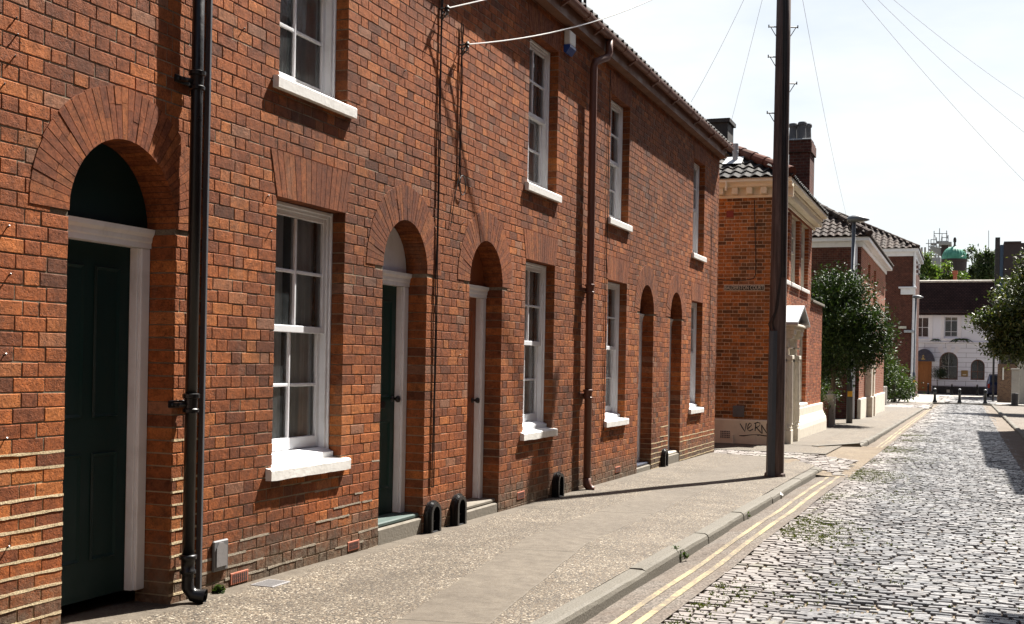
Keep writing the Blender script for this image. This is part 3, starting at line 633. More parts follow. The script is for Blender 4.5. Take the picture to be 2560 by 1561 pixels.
def setts_mesh(name, rects, zf, pitch_x=.114, pitch_y=.074, skew=0., keep=None, wscale=None):
    C = []
    for (x0, x1, y0, y1) in rects:
        y = y0
        while y < y1:
            k = 1.0 if not wscale else wscale(y)
            rowp = pitch_y * k * RNG.uniform(.85, 1.15); x = x0 + RNG.uniform(-.05, 0) * k
            while x < x1:
                w = pitch_x * k * RNG.uniform(.78, 1.32)
                C.append((x + w / 2, y + rowp / 2, w, rowp)); x += w
            y += rowp
    C = np.array(C)
    if keep is not None: C = C[keep(C[:, 0], C[:, 1])]
    N = len(C); x, y, w, d = C.T
    y = y + .018 * np.sin(x * 2.2 + y * .5) + RNG.normal(0, .0025, N) + skew * (x - 4)
    gx = RNG.uniform(.0035, .011, N); gy = RNG.uniform(.004, .0095, N)
    hw = w / 2 - gx; hd = d / 2 - gy; z = zf(x, y) + RNG.normal(0, .0028, N); tx = RNG.normal(0, .022, N); ty = RNG.normal(.0, .036, N) ; rot = RNG.normal(0, .022, N)
    sg = np.array([(-1, -1), (1, -1), (1, 1), (-1, 1)]); jx = RNG.normal(0, .0045, (N, 4)); jy = RNG.normal(0, .0026, (N, 4)); V = np.zeros((N, 16, 3))
    for ring, (ins, dz) in enumerate(((0., -.05), (0., -.0145), (.0024, -.0045), (.0068, 0.))):
        for k, (a, b) in enumerate(sg):
            lx = a * (hw - ins) + jx[:, k]; ly = b * (hd - ins * .85) + jy[:, k]
            V[:, ring * 4 + k, 0] = x + lx * np.cos(rot) - ly * np.sin(rot); V[:, ring * 4 + k, 1] = y + lx * np.sin(rot) + ly * np.cos(rot); V[:, ring * 4 + k, 2] = z + dz + lx * tx + ly * ty
    q = []
    for r in (0, 1, 2):
        for k in range(4): q.append((r * 4 + k, r * 4 + (k + 1) % 4, r * 4 + 4 + (k + 1) % 4, r * 4 + 4 + k))
    base = (np.arange(N) * 16)[:, None, None]
    Q = (base + np.array(q)[None]).reshape(-1, 4)
    Tq = (base + np.array([(12, 13, 14, 15)])[None]).reshape(-1, 4)
    return tag(quads_mesh(name, V.reshape(-1, 3), np.vstack([Q, Tq]), M['sett'], smooth=False), kind='structure')
setts_mesh('road_setts', [(2.69, 5.28, 4.6, 80.2)], road_h, keep=lambda x, y: (x > 2.67 + .03 * np.sin(y * 3)), wscale=lambda y: 1 if y < 24 else (1.2 if y < 45 else 1.6))
court_z = lambda x, y: kerb_z(0) - .0088 * y + .025 + .07 * np.clip((2.4 - x) / .8, 0, 1)
setts_mesh('court_setts', [(-5, 2.45, 19.0, 23.0)], court_z, pitch_x=.16, pitch_y=.14, keep=lambda x, y: (y > 21.8 - .28 * np.maximum(0, x) - np.maximum(0, x - 1.5) * 2.0) & (y < 22.85))
setts_mesh('crossing_setts', [(-3, 2.3, 64.6, 72.4)], lambda x, y: -.0088 * y - .02 + 0 * x, pitch_x=.3, pitch_y=.42)
setts_mesh('square_setts', [(2.4, 5.9, 81, 100)], lambda x, y: gz(82) + .03 + 0 * x, pitch_x=.3, pitch_y=.5)
# kerbstones
def kerb_run(y0, y1, xf, w=.13, side=1, drop=None):
    mb = MB(); y = y0
    while y < y1 - .05:
        ln = min(random.uniform(.85, 1.0) if y > 9.2 or y < 5 else random.choice((.9, 1.25)), y1 - y); n = 5; V = []
        e = lambda: random.uniform(-.004, .004); dx = random.uniform(-.006, .006); dz = random.uniform(-.004, .006)
        for i in range(n + 1):
            yy = y + .004 + (ln - .008) * i / n; x0 = xf(yy) + dx; x1 = x0 + w * side; zt = gz(yy) + .004 + dz - .012 * 2 ; zb = kerb_z(yy) - .12
            if drop: zt -= drop(yy)
            V += [(x0, yy, zb), (x0, yy, zt + e() * .4), (x1 - .035 * side, yy, zt + e() * .6), (x1 - .012 * side, yy, zt - .012 + e() * .8), (x1 + .0 * side, yy, zt - .035 + e()), (x1 + .012 * side, yy, zb)]
        mb.add(V, [(6 * i + k, 6 * i + (k + 1) % 6, 6 * i + 6 + (k + 1) % 6, 6 * i + 6 + k) for i in range(n) for k in range(6)] + [tuple(range(6)), tuple(6 * n + k for k in range(5, -1, -1))]); y += ln
    return tag(mb.build('kerb', M['kerb']), kind='structure')
kerb_run(-4, 19.62, kx); kerb_run(27.0, 64.4, kx); kerb_run(64.4, 72.5, kx, drop=lambda y: .06); kerb_run(72.5, 80.4, kx)
kerb_run(-4, 80.4, lambda y: 5.93, side=-1)
mb = MB()
for i in range(9):                                                  # kerb across the mouth of the court pavement and the raised square
    mb.bbox(-4 + i * .66, -3.35 + i * .66, 22.86, 22.98, gz(23) - .2, gz(23) + .002, .01)
for i in range(4): mb.bbox(2.3 + i * .9, 3.19 + i * .9, 80.3, 80.45, gz(82) - .2, gz(82) + .012, .01)
mb.extr([(1.36, 25.5), (1.49, 25.45), (2.22, 27.0), (2.10, 27.06)], 2, gz(26) - .2, gz(26) + .004)
tag(mb.build('kerb', M['kerb']), kind='structure')

# ================================================================== THE TERRACE
DZ, WZ0, WZ1, UZ0, UZ1, WTOP = 2.165, .668, 2.512, 3.312, 4.93, 5.30
W = lambda a, b: dict(s0=a, s1=b, z0=WZ0, z1=WZ1, lint=.31)
U = lambda a, b: dict(s0=a, s1=b, z0=UZ0, z1=UZ1, lint=.27)
def Dn(a, b): r = (b - a) / 2; return dict(s0=a, s1=b, z0=-.6, z1=DZ, r=r, ring=r + .13)
houses = [
 dict(y=(2.0, 6.1), win=[(2.95, 3.9)], door=(4.94, 5.83), col='green_dark', tymp='green_dark', step=0., zb=.03,
      label='brick terraced house with the large dark green door nearest the camera', dl='tall dark green panelled door', sc=None),
 dict(y=(6.1, 9.8), win=[(6.925, 7.87)], door=(8.50, 9.33), col='green', tymp='white', step=.14, zb=.10,
      label='brick terraced house with a narrow green door under a white half round panel', dl='green four panel door with round black knob', sc='greenlight'),
 dict(y=(9.8, 13.8), win=[(11.775, 12.72)], door=(10.27, 11.11), col='brown_door', tymp='brown_door', step=.1, zb=.045,
      label='brick terraced house with a brown door and the burglar alarm box high on its wall', dl='reddish brown panelled door', sc='concrete'),
 dict(y=(13.8, 17.82), win=[(14.84, 15.77)], door=(16.47, 17.28), col='navy', tymp='navy', step=.1, zb=-.03,
      label='brick terraced house just beyond the brown rainwater pipe', dl='dark blue door deep in its arch', sc=None),
 dict(y=(17.82, 22.03), win=[(19.85, 20.75)], door=(18.33, 19.15), col='green_dark', tymp='green_dark', step=.16, zb=.02,
      label='end house of the brick terrace at the corner of the court', dl='dark door beside the end window', sc='stone'),
]
OPS = []
for h in houses:
    for a, b in h['win']: OPS += [W(a, b), U(a - .0, b - .005)]
    OPS.append(Dn(*h['door']))
TR = lambda s, z, n: (n, s, z)
walls = []
for h in houses:
    mb = MB(); mb.tr = TR; walls.append(mb)
def pick(s):
    for h, mb in zip(houses, walls):
        if s < h['y'][1]: return mb
    return walls[-1]
brick_rows(pick, 2.0, 22.03, -.5, WTOP, OPS)
PITCH = R(40); cp, sp_ = math.cos(PITCH), math.sin(PITCH)
EX, EZ = .20, 5.485
for hi, h in enumerate(houses):
    y0, y1 = h['y']; ym = (y0 + y1) / 2
    t = h['o'] = thing('terraced_house', h['label'], 'house', (-2.5, ym, gz(ym)), 'houses of the brick terrace')
    mb = walls[hi]; ops = [o for o in OPS if y0 < o['s0'] < y1]
    mortar_sheet(mb, y0, y1, -.6, WTOP, ops)
    if hi == 4:                                                      # return wall to the court
        mb.tr = lambda s, z, n: (-s, 22.03 + n, z); brick_rows(mb, 0.004, 6, -.5, 5.3, [], rnd=random); mb.quad((0, -.6, -.007), (6, -.6, -.007), (6, 5.3, -.007), (0, 5.3, -.007), 1)
        mb.add([(3, 8.1, -.01), (-.2, 5.3, -.01), (6.2, 5.3, -.01)], [(0, 1, 2)], 1)
    if hi == 0: mb.tr = None; mb.quad((0, 2.0, -.6), (-6, 2.0, -.6), (-6, 2.0, 5.3), (0, 2.0, 5.3), 1)
    mb.tr = None; mb.quad((-6, y0, -.6), (-6, y1, -.6), (-6, y1, 5.3), (-6, y0, 5.3), 1)
    mb.tr = TR
    if hi == 0: ribbons(mb, 2.0, 4.94, -.2, .98, ops); ribbons(mb, 5.83, 6.1, -.2, .95, ops)
    if hi == 1: ribbons(mb, 6.1, 8.5, -.1, .62, ops, 3, .42)
    if hi == 3: ribbons(mb, 17.0, 17.82, -.3, .42, ops, 2, .9)
    if hi == 4: ribbons(mb, 17.82, 22.0, -.3, .46, ops, 2, .95)
    mb.build('wall', [M['brick'], M['mortar'], M['lime'], M['mortar_grey']], t)
    c = (h['door'][0] + h['door'][1]) / 2; r = (h['door'][1] - h['door'][0]) / 2
    ar = MB(); ar.tr = TR; ring_arch(ar, c, DZ, r, r + .285, 38); ar.build('door_arch', [M['rubbed'], M['leaded']], t)
    panel_door(t, *h['door'], h['zb'], DZ, h['col'], h['tymp'], h['dl'], h['step'], h['sc'], knob=hi > 0)
    for (a, b) in h['win']:
        ar = MB(); ar.tr = TR; flat_arch(ar, a, b, WZ1, .31); ar.build('window_arch', [M['rubbed'], M['leaded']], t)
        ar = MB(); ar.tr = TR; flat_arch(ar, a, b - .005, UZ1, .27); ar.build('window_arch', [M['rubbed'], M['leaded']], t)
        sash_window(t, a, b, WZ0, WZ1, 0., 'tall ground floor sash window with white sill')
        sash_window(t, a, b - .005, UZ0, UZ1, 0., 'upper sash window close under the eaves', curtain=hi in (1, 2, 3), sub=False)
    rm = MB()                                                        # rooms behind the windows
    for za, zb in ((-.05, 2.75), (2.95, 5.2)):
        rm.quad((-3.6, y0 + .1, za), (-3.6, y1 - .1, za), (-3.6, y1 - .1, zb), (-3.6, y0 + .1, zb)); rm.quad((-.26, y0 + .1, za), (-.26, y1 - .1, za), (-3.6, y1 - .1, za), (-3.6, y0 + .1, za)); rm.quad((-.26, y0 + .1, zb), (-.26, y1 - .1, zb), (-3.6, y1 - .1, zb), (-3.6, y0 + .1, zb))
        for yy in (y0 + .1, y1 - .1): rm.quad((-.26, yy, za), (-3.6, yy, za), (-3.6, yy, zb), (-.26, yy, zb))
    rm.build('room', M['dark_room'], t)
    ya, yb = y0 - (0 if hi else 1.0), y1 + (.1 if hi == 4 else 0)
    rf = MB(); pantile_roof(rf, ya, yb, lambda s, tt, hh: (EX - tt * cp + hh * sp_, s, EZ + tt * sp_ + hh * cp), 15)
    ridge = (EX - 15 * .29 * cp, EZ + 15 * .29 * sp_)
    rf.quad((EX - .02, ya, EZ - .06), (EX - .02, yb, EZ - .06), (ridge[0], yb, ridge[1] - .05), (ridge[0], ya, ridge[1] - .05)); rf.quad((ridge[0], ya, ridge[1]), (ridge[0], yb, ridge[1]), (-6.5, yb, 5.2), (-6.5, ya, 5.2))
    rf.build('roof', M['pantile'], t)
    ev = MB(); ev.extr([(-.02, WTOP - .02), (.115, WTOP - .015), (.115, WTOP + .17), (.09, WTOP + .17), (.09, WTOP + .01), (-.02, WTOP + .004)], 1, ya, yb); ev.build('soffit', M['soffit'], t)
    gt = MB(); gc, gzc, gr = .172, 5.47, .058
    prof = lambda rr: [(gc - rr * math.cos(math.pi * k / 10), gzc - rr * math.sin(math.pi * k / 10)) for k in range(11)] + [(gc + rr, gzc + .012), (gc - rr, gzc + .012)]
    gt.extr(prof(gr), 1, ya, yb + (.05 if hi == 4 else 0))
    yy = ya + .9
    while yy < yb: gt.extr(prof(gr + .007), 1, yy, yy + .075); gt.extr([(.1, 5.36), (.13, 5.36), (.235, 5.425), (.23, 5.44), (.1, 5.40)], 1, yy + .5, yy + .53); yy += 1.22
    gt.build('gutter', M['brown_gutter'], t)
bl = MB(); n_ = 26; win = [c for c in houses[1]['o'].children if c.name.startswith('window') and c.get('label', '').startswith('upper')][0]
for i in range(n_):                                                 # slatted blind, sagging, in the near upper window
    z = 3.80 + (4.9 - 3.80) * i / n_; V = []
    for k in range(9): y = 6.99 + .40 * k / 8; sg_ = .016 * math.sin(math.pi * k / 8 + i * .35) ; V += [(-.225, y, z + sg_ - .012 * k / 8), (-.25, y, z + sg_ + .031 - .012 * k / 8)]
    bl.add(V, [(2 * k, 2 * k + 2, 2 * k + 3, 2 * k + 1) for k in range(8)])
bl.build('blind', M['blind'], win)
# iron fixings, air bricks
def nail(house, Y, z):
    mb = MB(); L_ = random.uniform(.014, .022); mb.tube([(-.01, Y, z), (L_ * .6, Y - .004, z + .004), (L_, Y - .006, z + .012)], .004, 5); return mb.build('wall_nail', M['black_iron'], house)
for (px, py) in ((38, 50), (40, 92), (35, 145), (8, 215), (18, 570), (22, 690), (10, 890), (12, 1100), (18, 1370)): nail(houses[0]['o'], *atX(px, py, 0))
for (px, py) in ((608, 75), (668, 493), (675, 582), (1155, 560), (1150, 720), (1148, 890), (1010, 180), (1172, 470)): nail(houses[1]['o'] if px < 1025 else houses[2]['o'], *atX(px, py, 0))
def air_brick(house, Y0, Y1, z0, z1):
    mb = MB(); mb.bbox(-.02, .006, Y0, Y1, z0, z1, .003); fr = mb.build('air_brick', M['terracotta'], house); h = MB()
    n = 8
    for r_ in (0, 1):
        for i in range(n): yy = Y0 + .014 + (Y1 - Y0 - .028) * (i + .22) / n; zz = z0 + .01 + (z1 - z0 - .016) / 2 * r_; h.box(.004, .0075, yy, yy + (Y1 - Y0) / n * .45, zz, zz + (z1 - z0) * .34)
    h.build('vent_hole', M['leaded'], fr)
for hi_, a in ((1, (6.46, 6.66, -.045, .03)), (1, (8.0, 8.18, -.05, .022)), (2, (11.64, 11.86, -.03, .05)), (2, (12.98, 13.12, -.02, .07)), (3, (15.35, 15.6, -.05, .03))): air_brick(houses[hi_]['o'], *a)
mb = MB(); mb.bbox(.001, .02, 6.25, 6.41, .07, .265, .008); vc = mb.build('vent_cover', M['grey_box'], houses[1]['o'])
mb = MB(); mb.extr([(6.275, .1), (6.385, .1), (6.385, .225), (6.36, .235), (6.345, .25), (6.30, .25), (6.275, .22)], 0, .0205, .026); mb.build('cover_panel', M['grey_panel'], vc)
# rainwater pipes
def collar(mb, c, z, r): mb.lathe((c[0], c[1], z), [(r, -.0), (r + .012, .004), (r + .012, .022), (r + .004, .028), (r + .005, .085), (r + .016, .09), (r + .016, .112), (r, .118)], 16)
h2 = houses[1]['o']; pc = (.066, atX(478, 985, .066)[0]); PR = .036
mb = MB(); mb.tube([(pc[0], pc[1], .10), (pc[0], pc[1], 5.4)], PR, 20); pp = mb.build('downpipe', M['black_iron'], h2, smooth=False)
for p_ in pp.data.polygons: p_.use_smooth = len(p_.vertices) == 4
mb = MB(); mb.tube([(pc[0], pc[1], .12), (pc[0], pc[1], .04), (pc[0] + .03, pc[1] + .015, -.005), (pc[0] + .1, pc[1] + .04, -.015)], [PR, .038, .041, .046], 16, caps=False); collar(mb, pc, .12, PR); mb.build('pipe_shoe', M['black_iron'], pp, smooth=True)
for z in (3.0, 1.08):
    mb = MB(); collar(mb, pc, z, PR)
    mb.tube([(pc[0], pc[1], z + .05), (.05, pc[1] - .07, z + .05), (.0, pc[1] - .11, z + .05)], .014, 8); mb.lathe((.03, pc[1] - .095, z + .035), [(.0, 0), (.02, .004), (.02, .026), (.0, .03)], 10); mb.bbox(-.005, .012, pc[1] - .13, pc[1] + .1, z + .03, z + .075, .004)
    mb.build('pipe_bracket', M['black_iron'], pp, smooth=False)
mb = MB(); cy_ = atX(510, 985, .03)[0]; mb.bbox(.0, .034, cy_ - .012, cy_ + .012, -.02, 5.3, .004); mb.build('conduit', M['grey_metal'], h2)
h3 = houses[2]['o']; bc = (.078, 13.80)
mb = MB(); mb.tube([(.172, 14.12, 5.42), (.172, 14.12, 5.26), (.16, 14.1, 5.2), (bc[0] + .01, 13.82, 5.08), (bc[0], bc[1], 5.0), (bc[0], bc[1] + .02, 2.0), (bc[0], bc[1] + .04, -.02)], .046, 14); bp_ = mb.build('downpipe', M['brown_gutter'], h3, smooth=True)
for z in (2.26, .98):
    mb = MB(); collar(mb, (bc[0], bc[1] + .015), z, .046); mb.bbox(-.004, .03, bc[1] - .14, bc[1] + .1, z + .03, z + .07, .004); mb.build('pipe_bracket', M['brown_gutter'], bp_)
mb = MB(); mb.tube([(bc[0], bc[1] + .04, .02), (bc[0], bc[1] + .04, -.06), (bc[0] + .05, bc[1] + .05, -.12), (bc[0] + .09, bc[1] + .06, -.125)], .05, 12); mb.build('pipe_shoe', M['brown_gutter'], bp_, smooth=True)
mb = MB(); a_ = atY(1462, 20, 14.5); mb.tube([(a_[0], 14.5, a_[1] - .6), (a_[0], 14.5, a_[1] + .35)], .02, 8); mb.build('vent_pipe', M['leaded'], houses[2]['o'])

# ------------------------------------------------------------------ things fixed to or standing by the terrace
def boot_scraper(Y, z, label):
    t = thing('boot_scraper', label, 'boot scraper', (0, Y, z), 'cast iron boot scrapers in the wall')
    w, hh, d = .11, random.uniform(.265, .29), random.uniform(.07, .085); N = 12
    def arch(k, zb=-.03): return [(-k, zb)] + [(-k * math.cos(math.pi * i / N), hh - w + k * math.sin(math.pi * i / N)) for i in range(N + 1)] + [(k, zb)]
    mb = MB(); mb.tr = lambda n, s, zz: (n, Y + s, z + zz)
    for (ko, ki, n0, n1) in ((w, w - .035, .001, d - .02), (w - .008, w - .042, d - .02, d), (w + .012, w - .03, d * .35, d * .6)):
        A, B = arch(ko), arch(ki); k = len(A); V = [(n0, *p) for p in A] + [(n1, *p) for p in A] + [(n1, *p) for p in B] + [(n0, *p) for p in B]
        mb.add(V, [(a * k + i, a * k + i + 1, ((a + 1) % 4) * k + i + 1, ((a + 1) % 4) * k + i) for a in range(4) for i in range(k - 1)])
    mb.build('hood', M['black_iron'], t)
    mb = MB(); mb.tr = lambda n, s, zz: (n, Y + s, z + zz); mb.extr(arch(w - .034), 0, .002, .012); mb.build('back_plate', M['leaded'], t)
    mb = MB(); mb.bbox(.03, .042, Y - w + .03, Y + w - .03, z + .09, z + .10, .002); mb.bbox(.005, d - .005, Y - w + .03, Y + w - .03, z - .03, z + .012, .006); mb.build('scraper_bar', M['black_iron'], t)
boot_scraper(9.47, gz(9.5) - .0, 'black iron boot scraper hood beside the green door, nearer the camera')
boot_scraper(10.03, gz(10) - .0, 'black iron boot scraper hood beside the brown door')
boot_scraper(12.87, gz(12.9) - .0, 'black iron boot scraper hood below the brown rainwater pipe')
boot_scraper(18.0, gz(18) - .0, 'black iron boot scraper hood by the far end door of the terrace')
t = thing('alarm_box', 'white and blue burglar alarm box under the eaves', 'alarm box', (0, 12.99, 5.08))
mb = MB(); mb.bbox(.001, .075, 12.88, 13.10, 5.06, 5.225, .01); mb.build('casing', M['plastic_white'], t)
mb = MB(); mb.extr([(.001, 4.975), (.03, 4.965), (.078, 5.03), (.078, 5.058), (.001, 5.058)], 1, 12.882, 13.098); mb.build('strobe_lens', M['plastic_blue'], t)

def insulator(mb, Y, z):
    mb.tube([(-.01, Y, z), (.07, Y, z)], .008, 6); mb.lathe((.075, Y, z - .03), [(.0, 0), (.02, .004), (.012, .02), (.024, .035), (.01, .055), (.0, .06)], 10)
    for k in range(8): a = k * .9; mb.tube([(.07, Y, z), (.07 + .03 * math.cos(a), Y - .03 + .05 * math.sin(a), z - .03 - .008 * k), (.03, Y - .01 * k, z - .1)], .004, 4)
def wall_cable(name, label, Y, z1, z0, ins=True, loop=False, wob_=.012, two=True):
    mb = MB()
    for o in ((-.012, .012) if two else (0,)):
        pts = []; n = 24
        for i in range(n + 1): zz = z1 + (z0 - z1) * i / n; pts.append((.012 + random.uniform(0, .004), Y + o + wob_ * math.sin(i * .8 + o * 90) * .5 - .0 * i, zz))
        mb.tube(pts, .0055, 5)
    if ins: insulator(mb, Y - .02, z1 - (.45 if not loop else .2))
    if loop: mb.tube([(.02, Y + .06 + .07 * math.cos(a * .5), z0 - .02 + .09 * math.sin(a * .5)) for a in range(14)], .005, 5); mb.tube([(.015, Y, z0 + .1), (.015, Y - .1, z0 - .15), (.012, Y - .17, z0 - .42)], .004, 5)
    return tag(mb.build(name, M['cable']), label, 'cable')
wall_cable('wall_cable', 'pair of black cables running down the wall right of the green door', 9.50, 4.95, .30)
wall_cable('wall_cable', 'short pair of black cables ending in a loop above the brown door', 9.955, 4.50, 3.05, True, True)
wall_cable('wall_cable', 'black cable clipped beside the windows right of the brown pipe', 14.72, 5.2, .55, False, two=False)
wall_cable('wall_cable', 'thin black cable on the end of the terrace wall', 21.35, 4.2, .5, False, two=False, wob_=.02)

# ------------------------------------------------------------------ telegraph pole and wires
PX, PY = 1.80, 17.45; pz = gz(PY); PT = 8.15
t = thing('telegraph_pole', 'tall dark wooden telegraph pole with step irons on the pavement edge', 'telegraph pole', (PX, PY, pz))
lean = lambda z: (PX - .0008 * z * 0, PY)
mb = MB(); mb.tube([(*lean(z), pz - .2 if z == 0 else pz + z) for z in (0, .02, 2, 4, 6, 8.35)], [.128, .128, .122, .113, .105, .097], 18); sh = mb.build('shaft', M['pole'], t, smooth=True)
def dirpole(side): v = Vector((math.cos(TH) * side, math.sin(TH) * side, 0)); return v
for (px, py, side) in ((1937, 70, -1), (1975, 67, 1), (1935, 145, -1), (1973, 208, 1), (1933, 285, -1)):
    _, z = atY(px, py, PY); d = dirpole(side); r0 = .1; a = Vector((PX, PY, z)) + d * r0
    mb = MB(); mb.tube([a, a + d * .11], .009, 6); mb.tube([a + d * .11 + Vector((0, 0, -.012)), a + d * .11 + Vector((0, 0, .03))], .009, 6); mb.tube([a + d * .085, a + Vector((0, 0, -.13)) + d * .005], .006, 5); mb.build('step_iron', M['black_iron'], t)
fr_ = -FW.copy(); fr_ = Vector((math.sin(TH) , -math.cos(TH), 0)); lf = dirpole(-1)
base = Vector((PX, PY, 0)) + lf * .055 + fr_ * .115
mb = MB()
for o, rr in ((0, .02), (.03, .012), (-.022, .01)):
    mb.tube([Vector((PX, PY, z)) + lf * (.012 + o - .018 * k) + fr_ * (.128 - .0035 * k) for k, z in enumerate((8.1, 6, 4.2, 2.7))][::-1], rr * .8, 6)
mb.tube([Vector((PX, PY, 2.75)) + fr_ * .125, Vector((PX, PY, 2.3)) + fr_ * .13 + lf * .03, Vector((PX, PY, 2.05)) + fr_ * .1 + lf * .1, base + Vector((0, 0, 1.95)) + lf * .03], .011, 6)
mb.tube([Vector((PX, PY, 2.75)) + fr_ * .125, Vector((PX, PY, 2.2)) + fr_ * .12 + lf * .07, Vector((PX, PY, 2.03)) + fr_ * .08 + lf * .15, base + Vector((0, 0, 1.9)) + lf * .06], .009, 6)
mb.build('cable', M['cable'], t)
mb = MB(); c = base + lf * .04; q = [c + lf * .045 - fr_ * .02, c + lf * .045 + fr_ * .035, c + lf * .0 + fr_ * .055, c - lf * .06 + fr_ * .035, c - lf * .06 - fr_ * .02]
mb.extr([(p.x, p.y) for p in q], 2, pz - .02, 1.93); mb.build('cable_guard', M['guard'], t)
mb = MB(); mb.lathe((PX, PY, pz - .05), [(.13, 0), (.155, .02), (.15, .07), (.128, .09)], 10); mb.build('base_collar', M['pole'], t)
mb = MB(); mb.tube([(PX, PY, 8.05), (PX, PY, 8.2)], .17, 12); mb.build('terminal_ring', M['zinc'], t)
TOP = Vector((PX, PY, 8.1))
def wire(a, b, sag, r, label, mat='wire', n=28):
    a, b = Vector(a), Vector(b); pts = [a.lerp(b, i / n) - Vector((0, 0, sag * 4 * (i / n) * (1 - i / n))) for i in range(n + 1)]
    mb = MB(); mb.tube(pts, r, 6); return tag(mb.build('overhead_wire', M[mat]), label, 'wire', 'telephone wires fanning out from the pole')
i1 = (.08, 9.48, 4.50); i2 = (.08, 9.935, 4.30)
wire(i1, TOP, .10, .0062, 'white overhead wire from the higher bracket on the terrace wall', 'wire_white'); wire(i2, TOP, .42, .0062, 'white overhead wire from the lower bracket on the terrace wall', 'wire_white')
x, z = atY(1728, 255, 19.5); wire((x, 19.5, z), TOP, .12, .0026, 'thin wire dropping to the terrace roof left of the pole')
x, z = atY(1826, 312, 27.6); wire((x, 27.6, z), TOP, .03, .003, 'thin wire dropping to the dark chimney left of the pole')
x, z = atY(2132, 600, 43.2); wire((x, 43.2, z), TOP, .35, .0035, 'wire running from the pole down past the nearer street lamp')
for (px, py, lb) in ((2700, 585, 'lowest of the three wires crossing the right of the sky'), (2700, 435, 'middle of the three wires crossing the right of the sky'), (2700, 330, 'highest of the three wires crossing the right of the sky'), (2700, 98, 'lower of the wires across the top right corner of the sky'), (2700, 75, 'upper of the wires across the top right corner of the sky')):
    y, z = atX(px, py, 6.9); wire((6.9, y, z), TOP if py > 200 else (4.2, 14.2, 8.6), .25 if py > 200 else .05, .0032 if py > 200 else .0025, lb)

# ================================================================== FOLIAGE
def leaf_cloud(name, centers, n, size, mat, parent=None, clump=.16, clumps=None, droop=.25, asp=.42, shell=.55, kind=None):
    """centers: list of (cx,cy,cz, rx,ry,rz, weight). Leaves grouped in sprays through the volume."""
    wts = np.array([c[6] for c in centers], float); wts /= wts.sum(); nc = clumps or max(8, n // 16)
    which = RNG.choice(len(centers), nc, p=wts); C = np.array([c[:6] for c in centers])[which]
    d = RNG.normal(size=(nc, 3)); d /= np.linalg.norm(d, axis=1)[:, None]; r = (shell + (1 - shell) * RNG.random(nc)) ** .7
    r *= 1 + .18 * np.sin(d[:, 0] * 5 + 1) * np.sin(d[:, 2] * 6 + d[:, 1] * 4)
    cc = C[:, :3] + d * r[:, None] * C[:, 3:]
    per = n // nc; N = nc * per; cp_ = np.repeat(cc, per, 0); out = np.repeat(d, per, 0)
    P = cp_ + RNG.normal(0, clump, (N, 3)) * np.array([1, 1, .8])
    ax = out * .5 + RNG.normal(0, .6, (N, 3)); ax[:, 2] -= droop * RNG.random(N); ax /= np.linalg.norm(ax, axis=1)[:, None]
    nn = RNG.normal(0, .5, (N, 3)) + np.array([0, 0, .9]); sd = np.cross(ax, nn); sd /= np.linalg.norm(sd, axis=1)[:, None] + 1e-9; nn = np.cross(sd, ax)
    L_ = size * RNG.uniform(.65, 1.3, N)[:, None]; Wd = L_ * asp
    V = np.stack([P - ax * L_ * .5, P + sd * Wd * .5 - ax * L_ * .05 + nn * L_ * .07, P + ax * L_ * .5, P - sd * Wd * .5 - ax * L_ * .05 + nn * L_ * .07, P + ax * L_ * .02], 1).reshape(-1, 3)
    b = (np.arange(N) * 5)[:, None, None]; Q = (b + np.array([(0, 1, 4), (1, 2, 4), (4, 2, 3), (0, 4, 3)])[None]).reshape(-1, 3)
    o = quads_mesh(name, V, Q, mat, parent); 
    return tag(o, kind=kind) if kind else o
def trunk_mesh(name, base, top, r0, limbs, mat, parent):
    mb = MB(); base, top = Vector(base), Vector(top); n = 6
    mb.tube([base.lerp(top, i / n) + Vector((random.uniform(-1, 1), random.uniform(-1, 1), 0)) * r0 * .5 * (0 < i < n) for i in range(n + 1)], [r0 * (1.35 if i == 0 else 1 - .45 * i / n) for i in range(n + 1)], 9)
    for (f, e) in limbs:
        a = base.lerp(top, f); e = Vector(e); m = a.lerp(e, .5) + Vector((0, 0, (e - a).length * .08)); mb.tube([a, m, e], [r0 * .5, r0 * .32, r0 * .1], 6)
    return mb.build(name, mat, parent, smooth=True)
def tree(label, base, crowns, n, size, leaf, trunk_r=.1, group=None, name='tree', asp=.42, clump=.16, shell=.5, droop=.25, trunk_top=None, clumps=None):
    t = thing(name, label, 'tree', base, group); c0 = crowns[0]
    trunk_mesh('trunk', base, trunk_top or (c0[0], c0[1], c0[2] + c0[5] * .3), trunk_r, [(.35 + .5 * i / max(1, len(crowns)), (c[0] + c[3] * .3, c[1], c[2])) for i, c in enumerate(crowns)], M['bark'], t)
    leaf_cloud('crown', crowns, n, size, M[leaf], t, clump, clumps, droop, asp, shell); return t

# ================================================================== CORNER HOUSE (house with the court sign)
B2Y, B2X, B2N = 25.1, .60, 31.15
t = B2 = thing('corner_house', 'orange brick corner house with cream cornice and hipped tile roof beyond the pole', 'house', (-1.5, 28, gz(28)))
CB, PLT = 4.95, .29
mb = MB(); mb.tr = lambda s, z, n: (s, B2Y - n, z); brick_rows(mb, -4, B2X, PLT - .05, CB + .1, [], jit=.001); mortar_sheet(mb, -4, B2X, -.5, CB + .1, [], n=-.002)
mb.build('side_wall', [M['brick_court'], M['mortar_pale']], t)
sl = 3.33
fo = [dict(s0=a, s1=b, z0=sl, z1=4.88) for a, b in ((25.75, 27.1), (27.42, 28.82), (29.13, 30.5))] + [dict(s0=29.13, s1=30.45, z0=.52, z1=2.40), dict(s0=26.1, s1=27.0, z0=-.3, z1=2.15)]
mb = MB(); mb.tr = lambda s, z, n: (B2X + n, s, z)
ext = lambda s: s
